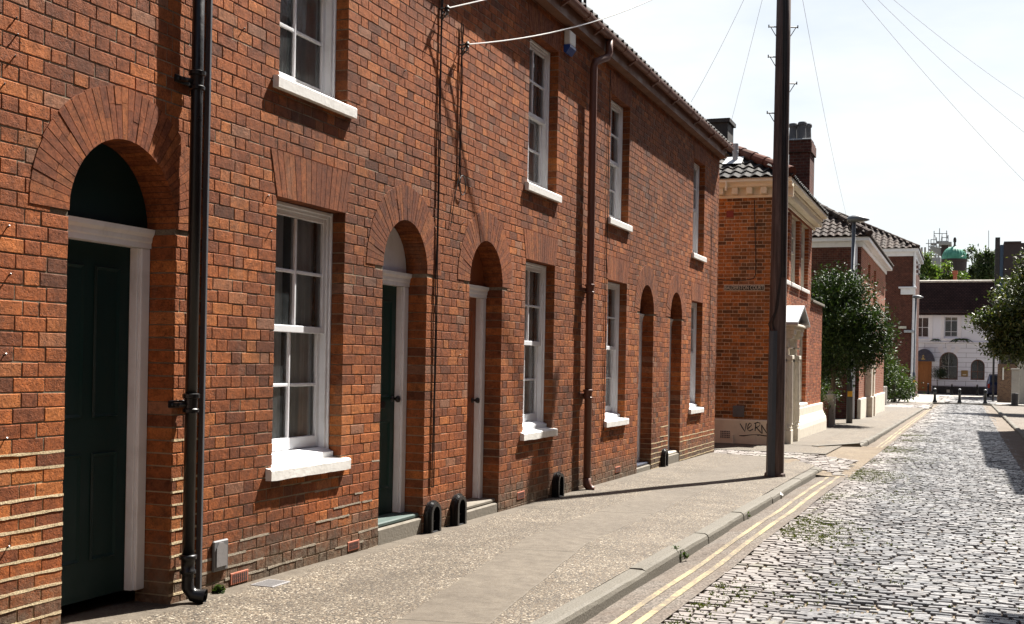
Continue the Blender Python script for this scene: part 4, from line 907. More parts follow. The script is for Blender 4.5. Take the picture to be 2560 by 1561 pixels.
brick_rows(mb, B2Y + .004, B2N, .1, CB + .1, fo, jit=.001); mortar_sheet(mb, B2Y, B2N, -.5, CB + .1, fo, n=-.0022)
brick_rows(mb, B2N, 33.75, .3, 3.08, [], jit=.002); mb.quad((B2N, -.5, -.004), (33.75, -.5, -.004), (33.75, 3.08, -.004), (B2N, 3.08, -.004), 1)
mb.tr = lambda s, z, n: (B2X - s, 33.75 + n, z); brick_rows(mb, .004, .3, -.4, 3.08, []); mb.quad((0, -.5, -.004), (4, -.5, -.004), (4, 3.08, -.004), (0, 3.08, -.004), 1)
mb.tr = None; mb.quad((B2X, B2N, 3), (-4, B2N, 3), (-4, B2N, 5.2), (B2X, B2N, 5.2), 1)
mb.build('front_wall', [M['brick_front'], M['mortar_pale']], t)
mb = MB(); mb.bbox(B2X - .3, B2X + .06, B2N + .02, 33.83, 3.082, 3.15, .01); mb.build('coping', M['concrete'], t)
mb = MB(); mb.extr([(B2Y - .05, -.5), (B2Y - .05, PLT - .02), (B2Y - .03, PLT), (B2Y + .02, PLT), (B2Y + .02, -.5)], 0, -4, B2X + .03); mb.build('plinth', M['cream'], t)
mb = MB()
for a, b, zt in ((B2Y - .05, 26.05, .3), (27.05, 33.8, .44)):
    mb.extr([(B2X - .02, -.6), (B2X + .17, -.6), (B2X + .165, -.05), (B2X + .15, .06), (B2X + .09, .16), (B2X + .06, .24), (B2X + .055, zt - .02), (B2X + .03, zt), (B2X - .02, zt)], 1, a, b)
mb.build('plinth', M['stone'], t)
for i, (a, b) in enumerate(((25.75, 27.1), (27.42, 28.82), (29.13, 30.5))): sash_window(t, a, b, sl, 4.88, B2X, curtain=False, sub=False, mats=('stone', 'white_sill'))
sash_window(t, 29.13, 30.45, .52, 2.40, B2X, curtain=False, sub=False, mats=('stone', 'white_sill'))
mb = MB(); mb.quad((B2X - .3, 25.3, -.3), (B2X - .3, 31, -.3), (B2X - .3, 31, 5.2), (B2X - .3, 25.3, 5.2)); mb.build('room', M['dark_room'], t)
# cornice
def cprof(o0): return [(o0, CB), (o0 + .035, CB), (o0 + .05, CB + .03), (o0 + .05, CB + .05), (o0 + .03, CB + .06), (o0 + .03, CB + .20), (o0 + .20, CB + .205), (o0 + .235, CB + .22), (o0 + .235, CB + .27), (o0 + .27, CB + .28), (o0 + .345, CB + .30), (o0 + .345, CB + .37), (o0, CB + .37)]
mb = MB(); mb.tr = lambda x, o, z: (x, B2Y - o, z); mb.extr([(o, z) for o, z in cprof(0)], 0, -4, B2X + .345)
mb.tr = lambda o, y, z: (B2X + o, y, z); mb.extr([(o, z) for o, z in cprof(0.002)], 1, B2Y - .2, B2N + .3)
mb.tr = None; x = B2X + .12
while x > -3: mb.bbox(x - .13, x, B2Y - .20, B2Y - .02, CB + .065, CB + .204, .012); x -= .30
y = B2Y + .1
while y < B2N + .2: mb.bbox(B2X + .02, B2X + .22, y, y + .11, CB + .065, CB + .204, .02); y += .21
mb.build('cornice', M['cream'], t)
mb = MB()
for k in (0, 1):
    mb.bbox(-.42 + k * .01, -.38 + k * .01, B2Y - .36 + k * .1, B2Y - .3 + k * .08, CB + .12 + .1 * k, CB + .33, .004)
mb.build('gutter_bracket', M['cream'], t)
# hipped roof
p2 = R(28); c2, s2 = math.cos(p2), math.sin(p2); ez = CB + .385; ey, ex = B2Y - .36, B2X + .36
mb = MB(); ww = ex + 4
pantile_roof(mb, 0, ww, lambda s, tt, h: (ex - s, ey + tt * c2 - h * s2, ez + tt * s2 + h * c2), 13, amp=.024, clip=lambda s, tt: s > tt * c2 - .05)
pantile_roof(mb, 0, B2N + .3 - ey, lambda s, tt, h: (ex - tt * c2 + h * s2, ey + s, ez + tt * s2 + h * c2), 13, clip=lambda s, tt: s > tt * c2 - .05)
T_ = 13 * .29; hx, hy, hz = ex - T_ * c2, ey + T_ * c2, ez + T_ * s2
mb.add([(ex, ey, ez - .03), (hx, hy, hz - .03), (-4, hy, hz - .03), (-4, ey, ez - .03)], [(0, 1, 2, 3)]); mb.add([(ex, ey, ez - .03), (hx, hy, hz - .03), (hx, B2N + .3, hz - .03), (ex, B2N + .3, ez - .03)], [(0, 1, 2, 3)])
mb.build('roof', M['pantile'], t)
mb = MB(); A = Vector((ex - .02, ey + .02, ez + .07)); Bv = Vector((hx, hy, hz + .07)); n = 11
for i in range(n): mb.tube([A.lerp(Bv, i / n), A.lerp(Bv, (i + 1.06) / n)], [.125, .105], 12)
mb.build('hip_tiles', M['ridge'], t)
fx, fz = atY(1838, 418, 25.6); mb = MB(); mb.tube([(fx, 25.6, fz - .25), (fx, 25.6, fz + .5)], .06, 12); mb.lathe((fx, 25.6, fz + .3), [(.061, 0), (.07, .005), (.07, .04), (.061, .045)], 12); fl = mb.build('flue', M['zinc'], t)
mb = MB(); zq = lambda yy: ez + .07 + (yy - ey) * s2 / c2; mb.quad((fx - .24, 25.36, zq(25.36)), (fx + .18, 25.36, zq(25.36)), (fx + .16, 25.75, zq(25.75)), (fx - .2, 25.75, zq(25.75))); mb.build('flashing', M['lead'], fl)
# chimney
cxa, _ = atY(1972, 400, 30.6); cxb, cztop = atY(2026, 352, 30.6)
mb = MB(); mb.tr = lambda s, z, n: (s, 30.6 - n, z); zc = cztop
for (n0, zz0, zz1) in ((0, 5, zc - .28), (.04, zc - .28, zc - .04), (.02, zc - .04, zc + .02)):
    mb.box(cxa - n0, cxb + n0, zz0, zz1, -.9 - n0, n0)
mb.tr = None; ch = mb.build('chimney', M['bt_x'], t)
for (px, py) in ((1983, 308), (1994, 311), (2006, 304), (2019, 309)):
    yy = 30.75 if px in (1983, 2006) else 31.15; xx, zt = atY(px, py, yy); mb = MB(); hgt = zt - zc - .02
    mb.lathe((xx, yy, zc + .0), [(.13, 0), (.13, .06), (.105, .08), (.088, hgt - .1), (.115, hgt - .08), (.115, hgt - .03), (.1, hgt), (.07, hgt)], 14); mb.build('chimney_pot', M['pot'], ch)
mb = MB(); mb.bbox(cxa - .05, cxa + .55, 30.55, 31.2, zc + .022, zc + .06, .01); mb.build('flaunching', M['lead'], ch)
cx0, cz0 = atY(1765, 312, 27.6); cx1, _ = atY(1826, 312, 27.6)
mb = MB(); mb.box(cx0, cx1, 27.3, 28, cz0 - 1.6, cz0 - .03); mb.box(cx0 - .03, cx1 + .05, 27.25, 28.05, cz0 - .03, cz0 + .06); mb.build('chimney', M['leaded'], t)
# doorcase with gabled hood
dc = MB(); yc = 26.55
for yy in (yc - .6, yc + .52):
    dc.bbox(.6, .80, yy - .14, yy + .14, gz(26) - .05, 2.02, .01)
    for (zz0, zz1, ov) in ((gz(26) - .05, .06, .05), (.06, .12, .035), (.12, .16, .02), (1.52, 1.58, .03), (1.58, 1.66, .05), (1.80, 1.84, .03), (2.02, 2.10, .05), (2.10, 2.2, .08)): dc.bbox(.62, .84 + ov, yy - .11 - ov, yy + .11 + ov, zz0, zz1, .008)
    dc.lathe((.80, yy, .16), [(.105, 0), (.11, .02), (.1, .05), (.09, 1.36)], 14)
dc.bbox(.6, .78, yc - .46, yc + .38, 2.0, 2.2, .008)
dc.bbox(.6, .93, yc - .85, yc + .8, 2.2, 2.28, .01); dc.bbox(.6, .99, yc - .95, yc + .9, 2.28, 2.33, .01)
case = dc.build('doorcase', M['stone'], t)
hd = MB(); zr = 2.76
for s in (-1, 1): hd.add([(.58, yc, zr), (1.03, yc, zr), (1.03, yc + s * 1.05, 2.36), (.58, yc + s * 1.05, 2.36), (.58, yc, zr - .05), (1.03, yc, zr - .05), (1.03, yc + s * 1.05, 2.31), (.58, yc + s * 1.05, 2.31)], [(0, 1, 2, 3), (4, 7, 6, 5), (0, 4, 5, 1), (1, 5, 6, 2), (2, 6, 7, 3), (3, 7, 4, 0)])
hd.build('hood', M['lead'], case)
mb = MB(); mb.box(.40, .44, 26.1, 27.0, -.25, 2.0); mb.build('door', M['navy'], t)
# small fixtures on the side wall
def onwall(px, py, Y=B2Y - .006): return atY(px, py, Y)
a, b = onwall(1832, 1042), onwall(1861, 1015); mb = MB(); mb.bbox(a[0], b[0], B2Y - .045, B2Y + .01, a[1], b[1], .008); mb.build('meter_box', M['grey_box'], t)
a, b = onwall(1816, 544), onwall(1834, 527); mb = MB(); mb.bbox(a[0], b[0], B2Y - .012, B2Y + .01, a[1], b[1], .003); mb.build('wall_plate', M['red_plate'], t)
a, b = onwall(1800, 1095, B2Y - .05), onwall(1825, 1077, B2Y - .05); mb = MB(); mb.bbox(a[0], b[0], B2Y - .056, B2Y - .04, a[1], b[1], .002); vg = mb.build('vent_grille', M['stone'], t)
mb = MB()
for i in range(6):
    for j in range(4): xx = a[0] + (b[0] - a[0]) * (i + .2) / 6; zz = a[1] + (b[1] - a[1]) * (j + .2) / 4; mb.box(xx, xx + (b[0] - a[0]) * .11, B2Y - .0575, B2Y - .055, zz, zz + (b[1] - a[1]) * .14)
mb.build('vent_hole', M['leaded'], vg)
a = onwall(1832, 1110, B2Y - .07); b = onwall(1832, 1088, B2Y - .07); mb = MB(); mb.tube([(a[0], B2Y - .075, a[1] - .05), (a[0], B2Y - .075, b[1])], .025, 10); mb.build('waste_pipe', M['cream'], t)
pts = [onwall(*p) for p in ((1886, 500), (1888, 600), (1890, 660), (1889, 685), (1884, 697), (1870, 700), (1845, 702), (1820, 701), (1790, 699))]; mb = MB(); mb.tube([(x, B2Y - .012, z) for x, z in pts], .008, 6); mb.build('wall_cable', M['cable'], t)
# graffiti on the plinth (paint laid on the wall)
def stroke(mb, pts, w):
    P_ = [onwall(1740 + x / 4.059, 850 + y / 4.059, B2Y - .051) for x, y in pts]; n = len(P_); V = []
    for i in range(n):
        d = Vector((P_[min(i + 1, n - 1)][0] - P_[max(i - 1, 0)][0], P_[min(i + 1, n - 1)][1] - P_[max(i - 1, 0)][1])).normalized(); k = w * (.75 + .3 * math.sin(i * 1.7)); 
        V += [(P_[i][0] - d.y * k, B2Y - .0535, P_[i][1] + d.x * k), (P_[i][0] + d.y * k, B2Y - .0535, P_[i][1] - d.x * k)]
    mb.add(V, [(2 * i, 2 * i + 1, 2 * i + 3, 2 * i + 2) for i in range(n - 1)])
mb = MB(); sw = .011
for s_ in ([(447, 850), (470, 890), (497, 932), (503, 905), (508, 868), (510, 845)], [(520, 905), (540, 890), (562, 868), (558, 850), (545, 845), (530, 865), (522, 890), (525, 912), (545, 925), (580, 905)],
           [(600, 925), (604, 885), (606, 845)], [(590, 850), (625, 838), (650, 845), (648, 868), (625, 885), (606, 892)], [(612, 890), (640, 920), (668, 950)], [(672, 952), (668, 905), (665, 862)], [(665, 862), (690, 905), (722, 950)], [(722, 950), (720, 900), (718, 850)], [(760, 850), (740, 870), (745, 895), (770, 915), (765, 940), (742, 945)],
           [(440, 972), (480, 974), (540, 966), (600, 962), (650, 966), (700, 974), (760, 980)], [(628, 965), (630, 975)]): stroke(mb, s_, sw)
mb.build('graffiti', M['ink'], t)
def text_mesh(name, txt, size, mat, parent, place, sx=1., extrude=.002, align='CENTER'):
    cu = bpy.data.curves.new(name, 'FONT'); cu.body = txt; cu.size = size; cu.extrude = extrude; cu.align_x = align; cu.align_y = 'CENTER'; cu.space_character = 1.05
    tmp = bpy.data.objects.new('tmp', cu); COL.objects.link(tmp); dg = bpy.context.evaluated_depsgraph_get(); me = bpy.data.meshes.new_from_object(tmp.evaluated_get(dg)); bpy.data.objects.remove(tmp); bpy.data.curves.remove(cu)
    for v in me.vertices: v.co = Vector(place(v.co.x * sx, v.co.y, v.co.z))
    me.materials.clear(); me.materials.append(mat); me.name = name; return link(name, me, parent)
sx0, sz0 = onwall(1809, 728); sx1, sz1 = onwall(1912, 713)
a0, a1 = onwall(1810, 727)[0], onwall(1911, 727)[0]; z0_, z1_ = onwall(1860, 727.5)[1], onwall(1860, 713)[1]
sg = thing('street_sign', 'black street name sign lettered BALDERSTON COURT on the orange brick wall', 'street sign', ((a0 + a1) / 2, B2Y - .02, z0_))
mb = MB(); mb.bbox(a0, a1, B2Y - .022, B2Y - .002, z0_, z1_, .004); mb.build('plate', M['sign_white'], sg)
mb = MB(); mb.box(a0 + .012, a1 - .012, B2Y - .0245, B2Y - .021, z0_ + .012, z1_ - .012); mb.build('panel', M['sign_black'], sg)
zc_ = (z0_ + z1_) / 2; xc_ = (a0 + a1) / 2
text_mesh('lettering', 'BALDERSTON COURT', .112, M['sign_white'], sg, lambda x, y, z: (xc_ + x, B2Y - .0265 - z, zc_ + y), sx=.70)

# ------------------------------------------------------------------ garden between the corner house and the next
t = thing('garden_wall', 'low dark brick garden wall with a pale end pillar beneath the evergreen tree', 'wall', (.5, 35, gz(35)))
mb = MB(); mb.box(.35, .58, 33.9, 36.0, gz(35) - .2, .42); mb.build('brick_wall', M['bt_y'], t)
mb = MB(); mb.bbox(.42, .74, 36.05, 36.4, gz(36) - .2, .62, .02); mb.build('pillar', M['stain'], t)
mb = MB()
for i in range(7): mb.bbox(.50, .53, 36.45 + i * .18, 36.60 + i * .18, gz(36) - .0, .72, .004)
tag(mb.build('garden_gate', M['mahog']), 'dark boarded garden gate under the evergreen tree', 'gate')
tree('dense glossy evergreen tree over the pavement before the second brick house', (.35, 38.2, gz(38)), [(.65, 38, 3.0, 1.3, 1.5, 1.15, 3.2), (.8, 38, 2.0, 1.25, 1.4, .95, 2.6), (.65, 38, 3.85, .8, .9, .75, 1.1), (1.5, 38, 2.4, .8, 1., .9, 1.6), (.0, 38.2, 3.0, .8, 1.1, 1.05, 1.2), (-.1, 38.4, 1.7, .7, 1., .9, 1.1), (-.25, 39.4, .75, .75, .8, .9, .9)], 44000, .105, 'leaf_dark', .09, clump=.15, shell=.3, clumps=3200)
tree('small feathery shrub at the end of the corner house wall', (.25, 34.7, gz(35)), [(.35, 34.8, .55, .32, .4, .5, 1)], 700, .14, 'leaf_hedge', .02, name='shrub', asp=.2)

# ================================================================== SECOND AND THIRD BRICK HOUSES
def plain_house(label, Y, X0, X1, Ye, ztop, bandh, pitch, rows, roofmat, matside, matfront, loc, wins=(), tile=.29, tw=.26):
    t = thing('brick_house', label, 'house', loc)
    mb = MB(); mb.quad((X0, Y, -2.2), (X1, Y, -2.2), (X1, Y, ztop), (X0, Y, ztop)); mb.build('side_wall', matside, t)
    ops = [dict(s0=a, s1=b, z0=c, z1=d) for a, b, c, d in wins]
    mb = MB(); mb.tr = lambda s, z, n: (X1 + n, s, z); mortar_sheet(mb, Y, Ye, -2.2, ztop, ops, n=0, jamb=.14, mi=0, ex=0); mb.tr = None; mb.quad((X1, Ye, -2.2), (X0, Ye, -2.2), (X0, Ye, ztop), (X1, Ye, ztop)); mb.build('front_wall', matfront, t)
    for a, b, c, d in wins: sash_window(t, a, b, c, d, X1, curtain=False, sub=False)
    o = .28; mb = MB(); mb.bbox(X0, X1 + .06, Y - .06, Y + .0, ztop - bandh * .55, ztop, .01); mb.bbox(X0, X1 + o, Y - o, Y, ztop, ztop + bandh * .45, .02); mb.bbox(X1, X1 + o, Y, Ye + o, ztop + .001, ztop + bandh * .45, .02); mb.bbox(X1 + .002, X1 + .06, Y, Ye, ztop - bandh * .55, ztop, .01); mb.build('cornice', M['white'], t)
    c_, s_ = math.cos(pitch), math.sin(pitch); ex, ey, ez = X1 + o + .05, Y - o - .05, ztop + bandh * .45 + .03
    mb = MB(); pantile_roof(mb, 0, ex - X0, lambda s, tt, h: (ex - s, ey + tt * c_ - h * s_, ez + tt * s_ + h * c_), rows, expo=tile, tw=tw, amp=.034 * tile / .29, clip=lambda s, tt: s > tt * c_ - .05)
    pantile_roof(mb, 0, Ye + o - ey, lambda s, tt, h: (ex - tt * c_ + h * s_, ey + s, ez + tt * s_ + h * c_), rows, expo=tile, tw=tw, amp=.034 * tile / .29, clip=lambda s, tt: s > tt * c_ - .05)
    T_ = rows * tile; hx, hy, hz = ex - T_ * c_, ey + T_ * c_, ez + T_ * s_
    mb.add([(ex, ey, ez - .04), (hx, hy, hz - .04), (X0, hy, hz - .04), (X0, ey, ez - .04)], [(0, 1, 2, 3)]); mb.add([(ex, ey, ez - .04), (hx, hy, hz - .04), (hx, Ye, hz - .04), (ex, Ye + .3, ez - .04)], [(0, 1, 2, 3)]); mb.build('roof', M[roofmat], t)
    mb = MB(); A = Vector((ex - .02, ey + .02, ez + .07)); Bv = Vector((hx, hy, hz + .07)); n = 12
    for i in range(n): mb.tube([A.lerp(Bv, i / n), A.lerp(Bv, (i + 1.06) / n)], [.12, .1], 10)
    mb.build('hip_tiles', M['pantile_brown'], t); return t
b3 = plain_house('dark brick house behind the evergreen tree and the nearer street lamp', 43.4, -4, .82, 56.5, 5.86, .34, R(32.5), 14, 'pantile_brown', M['bt_x'], M['bt_y'], (-1, 48, gz(48)), wins=[(46.5, 47.7, 3.4, 5.4), (49.5, 50.7, 3.4, 5.4), (49.2, 50.3, .3, 2.3)])
mb = MB(); xx, zz = atY(2139, 600, 43.25); mb.tube([(xx, 43.27, 5.75), (xx, 43.27, -.4)], .07, 10); mb.build('downpipe', M['white'], b3)
mb = MB()
for a, b, z0, z1, x1 in ((46.2, 46.55, gz(46) - .1, 2.4, 1.05), (46.1, 46.65, gz(46) - .1, .35, 1.1), (47.6, 47.95, gz(46) - .1, 2.4, 1.05), (47.5, 48.05, gz(46) - .1, .35, 1.1), (46.0, 48.1, 2.4, 2.75, 1.12)): mb.bbox(.8, x1, a, b, z0, z1, .02)
mb.build('doorcase', M['stone'], b3)
mb = MB(); mb.bbox(.78, .9, 43.36, 46.0, -1, .33, .02); mb.bbox(.78, .9, 48.1, 56.5, -1, .33, .02); mb.build('plinth', M['stone'], b3)
q4 = lambda px, py, Y=89.5: atY(px, py, Y)
xr4, zt4 = q4(2286, 630)
b4 = plain_house('tall dark brick house with light rimmed pantiles before the white restaurant', 89.5, -7, xr4, 100, zt4,   .55, R(28), 14, 'pantile_brown', M['bt_x'], M['bt_x'], (-3, 94, -.7), tile=.5, tw=.46)
mb = MB(); mb.tube([(xr4 + .05, 89.4, zt4), (xr4 - .02, 89.4, -.7)], .09, 10); mb.build('downpipe', M['white'], b4)
a, b = q4(2252, 737), q4(2286, 722); mb = MB(); mb.bbox(a[0], b[0] + .05, 89.2, 89.5, a[1], b[1], .02); mb.bbox(a[0] - .15, b[0] + .15, 89.1, 89.5, b[1], b[1] + .12, .02); mb.build('cornice_end', M['white'], b4)
a, b = q4(2260, 832), q4(2286, 826); mb = MB(); mb.bbox(a[0], b[0] + .1, 89.2, 89.5, a[1], b[1], .02); mb.build('ledge', M['lead'], b4)
a, b = q4(2246, 822), q4(2266, 816); ss = tag(MB().bbox(a[0], b[0], 89.44, 89.49, a[1], b[1], .008).build('street_sign', M['sign_white']), 'small white street name plate on the far dark brick wall', 'street sign')
a, b = q4(2289, 688, 92), q4(2300, 660, 92); mb = MB(); mb.bbox(xr4, b[0], 91.95, 92.05, a[1], a[1] + .12, .01); mb.bbox(xr4, b[0], 91.95, 92.05, b[1] - .12, b[1], .01); mb.bbox(b[0] - .1, b[0], 91.95, 92.05, a[1], b[1], .01); mb.bbox(xr4, b[0], 91.95, 92.05, (a[1] + b[1]) / 2 - .05, (a[1] + b[1]) / 2 + .05, .01); mb.build('open_casement', M['white'], b4)

# ------------------------------------------------------------------ hedge, gate posts, lamps
tree('leafy green hedge spilling over the pavement before the far dark brick house', (.2, 77, gz(77)), [(.1, 77.5, .55, .95, 3., 1.25, 2), (-.5, 77, 1.3, .9, 2.5, 1.2, 1.5), (.75, 79, .1, .6, 2.5, .8, 1.), (-1.0, 77, 2.1, .7, 2, .8, .8)], 5200, .2, 'leaf_hedge', .08, name='hedge', clump=.2, shell=.45)
for i, (px, lb) in enumerate(((2196, 'weathered white gate post nearest the doorcase'), (2207, 'weathered white gate post in the middle of three'), (2213, 'weathered white gate post against the hedge'))):
    Y = 66 + i * 1.5; x, z = atY(px, 966, Y); mb = MB(); mb.bbox(x - .1, x + .1, Y - .1, Y + .1, gz(Y) - .1, z, .02); p_ = mb.build('gate_post', M['plastic_white']); tag(p_, lb, 'post', 'white gate posts')
    mb = MB(); mb.lathe((x, Y - .11, z - .18), [(.0, 0), (.03, .005), (.03, .05), (0, .055)], 8); mb.build('hinge', M['leaded'], p_)
t = thing('street_lamp', 'grey steel street lamp rising out of the evergreen tree', 'street lamp', (.9, 39.1, gz(39)), 'street lamps')
def lamp_head(x, y, z, L_):
    mb = MB(); n = 12; V = []; prof = [(-.05, .03, .05), (.0, .085, .075), (.12, .12, .10), (.3, .145, .105), (.45, .12, .08), (.58, .07, .04), (.64, .015, .012)]
    for (s, w, h) in prof:
        for k in range(n): a = 2 * math.pi * k / n; V.append((x + s * L_, y + 1.4 * w * math.cos(a), z + 1.55 * (h * math.sin(a) if math.sin(a) > 0 else .45 * h * math.sin(a)) - .02 * s))
    P = len(prof); mb.add(V, [(i * n + k, i * n + (k + 1) % n, (i + 1) * n + (k + 1) % n, (i + 1) * n + k) for i in range(P - 1) for k in range(n)] + [tuple(range(n)), tuple((P - 1) * n + k for k in range(n))])
    mb.lathe((x + .2 * L_, y, z + .1), [(.03, 0), (.03, .04), (.0, .05)], 8); return mb
xx, zz = atY(2124, 553, 39.1)
mb = MB(); mb.tube([(.9, 39.1, gz(39) - .1), (.9, 39.1, gz(39) + 1.5), (.9, 39.1, gz(39) + 1.52), (.93, 39.1, zz)], [.1, .1, .066, .06], 14); mb.build('post', M['grey_metal'], t, smooth=True)
lamp_head(xx - .03, 39.1, zz + .03, 1.0).build('lantern', M['grey_metal'], t, smooth=True)
mb = MB(); mb.lathe((xx + .33, 39.1, zz - .055), [(.02, 0), (.09, .012), (.10, .04)], 12); mb.build('lens', M['lampglass'], t)
mb = MB(); x1, z1 = atY(2122, 992, 38.98); mb.box(.84, .99, 38.985, 38.995, z1, z1 + .17); mb.build('warning_plate', M['yellow_sign'], t)
t2 = copy_tree(t); x2, z2 = atY(2289.5, 745, 82.5); t2.location = (x2 - .02, 82.5, gz(82) + (z2 - zz) - (gz(82) - gz(39)) ); t2['label'] = 'grey steel street lamp further off in front of the white restaurant'

# ================================================================== RESTAURANT AT THE END OF THE STREET
RY = 110.0; RG = gz(82)
q7 = lambda x, y, Y=RY: atY(2240 + x / 5.366, 780 + y / 5.366, Y)
q6 = lambda x, y, Y=RY: atY(2240 + x / 5.366, 560 + y / 5.366, Y)
t = RS = thing('restaurant', 'white stuccoed restaurant with brown tiled roof closing the end of the street', 'restaurant', (4, RY + 3, RG))
XL = q7(205, 400)[0]; XRr = q7(1500, 400)[0]; ZE = q6(700, 1195)[1]; ZR = q6(700, 762)[1]
def op(x0, x1, y0, y1, arch=False):
    a, b = q7(x0, y1), q7(x1, y0); d = dict(s0=a[0], s1=b[0], z0=a[1], z1=b[1])
    if arch: d['r'] = (b[0] - a[0]) / 2
    return d
ows = [op(262, 445, 72, 345), op(648, 833, 65, 340), op(578, 832, 660, 908, True), op(1000, 1190, 728, 912, True), op(288, 482, 600, 1060)]
sm = NB('white rusticated stucco'); p = sm.xyz(); v = sm.comb(p[0], p[2], 0.)
bt = sm.n('ShaderNodeTexBrick', {'offset': .5}, Vector=v, Color1=(.83, .87, .93), Color2=(.81, .85, .91), Mortar=(.36, .37, .4), Scale=1., Mortar_Size=.018, Brick_Width=1.7, Row_Height=.41)
zl = q7(600, 405)[1]
sm.P(Base_Color=sm.mix(sm.math('LESS_THAN', p[2], zl), (.84, .88, .94), bt.outputs[0]), Roughness=.85); M['rust'] = sm.mat
mb = MB(); mb.tr = lambda s, z, n: (s, RY - n, z); mortar_sheet(mb, XL, XRr, RG - .3, ZE, ows, n=0, jamb=.25, mi=0, ex=0); mb.tr = None
mb.quad((XL, RY, RG), (XL, RY + 8, RG), (XL, RY + 8, ZE), (XL, RY, ZE)); mb.build('front_wall', M['rust'], t)
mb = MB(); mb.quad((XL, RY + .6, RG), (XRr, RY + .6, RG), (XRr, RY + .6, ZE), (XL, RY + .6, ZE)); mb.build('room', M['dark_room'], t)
mb = MB(); mb.add([(XL - .2, RY - .35, ZE - .02), (XRr, RY - .35, ZE - .02), (XRr, RY + 1.7, ZR + .05), (XL - .2, RY + 1.7, ZR + .05), (XL - .2, RY - .35, ZE - .2), (XRr, RY - .35, ZE - .2)], [(0, 1, 2, 3), (4, 5, 1, 0)]); mb.quad((XL - .2, RY + 1.7, ZR + .05), (XRr, RY + 1.7, ZR + .05), (XRr, RY + 9, ZE), (XL - .2, RY + 9, ZE)); mb.quad((XL - .2, RY - .35, ZE - .2), (XRr, RY - .35, ZE - .2), (XRr, RY, ZE - .2), (XL - .2, RY, ZE - .2)); mb.build('roof', M['plaintile'], t)
mb = MB(); mb.tube([(XL - .2, RY + 1.7, ZR + .05), (XRr, RY + 1.7, ZR + .05)], .11, 8); mb.build('ridge_tiles', M['stone'], t)
a, b = q7(485, 1125), q7(1400, 1015); mb = MB(); mb.box(a[0], XRr, RY - .08, RY - .003, RG - .2, b[1]); mb.build('plinth', M['black_paint'], t)
mb = MB(); a = q7(300, 405); mb.bbox(XL, XRr, RY - .14, RY - .003, a[1] - .05, a[1] + .05, .01); mb.build('string_course', M['stucco'], t)
def glazing(o, frame, bars, arch, name='window', blind=None):
    w = .07; mb = MB(); y0, y1 = RY + .08, RY + .16; cx = (o['s0'] + o['s1']) / 2; ztop = o['z1'] + (o.get('r') or 0)
    mb.bbox(o['s0'], o['s0'] + w, y0, y1, o['z0'], o['z1'], .01); mb.bbox(o['s1'] - w, o['s1'], y0, y1, o['z0'], o['z1'], .01); mb.bbox(o['s0'] + w, o['s1'] - w, y0, y1, o['z0'], o['z0'] + w * 1.4, .01)
    if arch:
        r = o['r']; N = 16; A = [(cx - r * math.cos(math.pi * i / N), o['z1'] + r * math.sin(math.pi * i / N)) for i in range(N + 1)]; B_ = [(cx - (r - w) * math.cos(math.pi * i / N), o['z1'] + (r - w) * math.sin(math.pi * i / N)) for i in range(N + 1)]
        V = [(x, y0, z) for x, z in A] + [(x, y0, z) for x, z in B_] + [(x, y1, z) for x, z in B_]; k = N + 1
        mb.add(V, [(i, i + 1, k + i + 1, k + i) for i in range(N)] + [(k + i, k + i + 1, 2 * k + i + 1, 2 * k + i) for i in range(N)])
    else: mb.bbox(o['s0'] + w, o['s1'] - w, y0, y1, o['z1'] - w, o['z1'], .01)
    fr = mb.build(name, M[frame], t)
    g = MB(); g.quad((o['s0'], y0 + .05, o['z0']), (o['s1'], y0 + .05, o['z0']), (o['s1'], y0 + .05, ztop), (o['s0'], y0 + .05, ztop)); g.build('pane', M['glass'], fr)
    bm_ = MB(); bm_.bbox(cx - .025, cx + .025, y0 + .01, y0 + .045, o['z0'], ztop - .02, .006)
    for f in bars: z = o['z0'] + (ztop - o['z0']) * f; bm_.bbox(o['s0'] + .02, o['s1'] - .02, y0 + .012, y0 + .044, z - .025, z + .025, .006)
    bm_.build('glazing_bars', M[blind or frame], fr); return fr
w1 = glazing(ows[0], 'white', (.5,), False); w2 = glazing(ows[1], 'white', (.27, .80), False); glazing(ows[2], 'mahog', (.48,), True, blind='far_grey'); glazing(ows[3], 'mahog', (.4,), True)
o = ows[1]; mb = MB(); n = 24; V = []
for i in range(n + 1): x = o['s0'] + (o['s1'] - o['s0']) * i / n; V += [(x, RY + .2 + .02 * math.sin(i * 1.8), o['z1'] - (o['z1'] - o['z0']) * .2), (x, RY + .2 + .02 * math.sin(i * 1.8), o['z1'])]
mb.add(V, [(2 * i, 2 * i + 2, 2 * i + 3, 2 * i + 1) for i in range(n)]); mb.build('curtain', M['buff_blind'], w2)
for o in ows[:2]:                                                   # moulded architraves with keystones
    mb = MB(); e = .3; mb.bbox(o['s0'] - e, o['s0'] - .01, RY - .06, RY - .002, o['z0'] - .1, o['z1'] + e, .01); mb.bbox(o['s1'] + .01, o['s1'] + e, RY - .06, RY - .002, o['z0'] - .1, o['z1'] + e, .01); mb.bbox(o['s0'] - .01, o['s1'] + .01, RY - .058, RY - .002, o['z1'] + .01, o['z1'] + e, .01); mb.bbox(o['s0'] - e, o['s1'] + e, RY - .13, RY - .002, o['z0'] - .2, o['z0'] - .1, .01)
    c = (o['s0'] + o['s1']) / 2; mb.extr([(c - .1, o['z1']), (c + .1, o['z1']), (c + .17, o['z1'] + .42), (c - .17, o['z1'] + .42)], 1, RY - .11, RY - .001); mb.build('architrave', M['stucco'], t)
o = ows[2]; c = (o['s0'] + o['s1']) / 2; zt = o['z1'] + o['r']; mb = MB(); mb.extr([(c - .13, zt + .02), (c + .13, zt + .02), (c + .22, zt + .62), (c - .22, zt + .62)], 1, RY - .06, RY - .001)
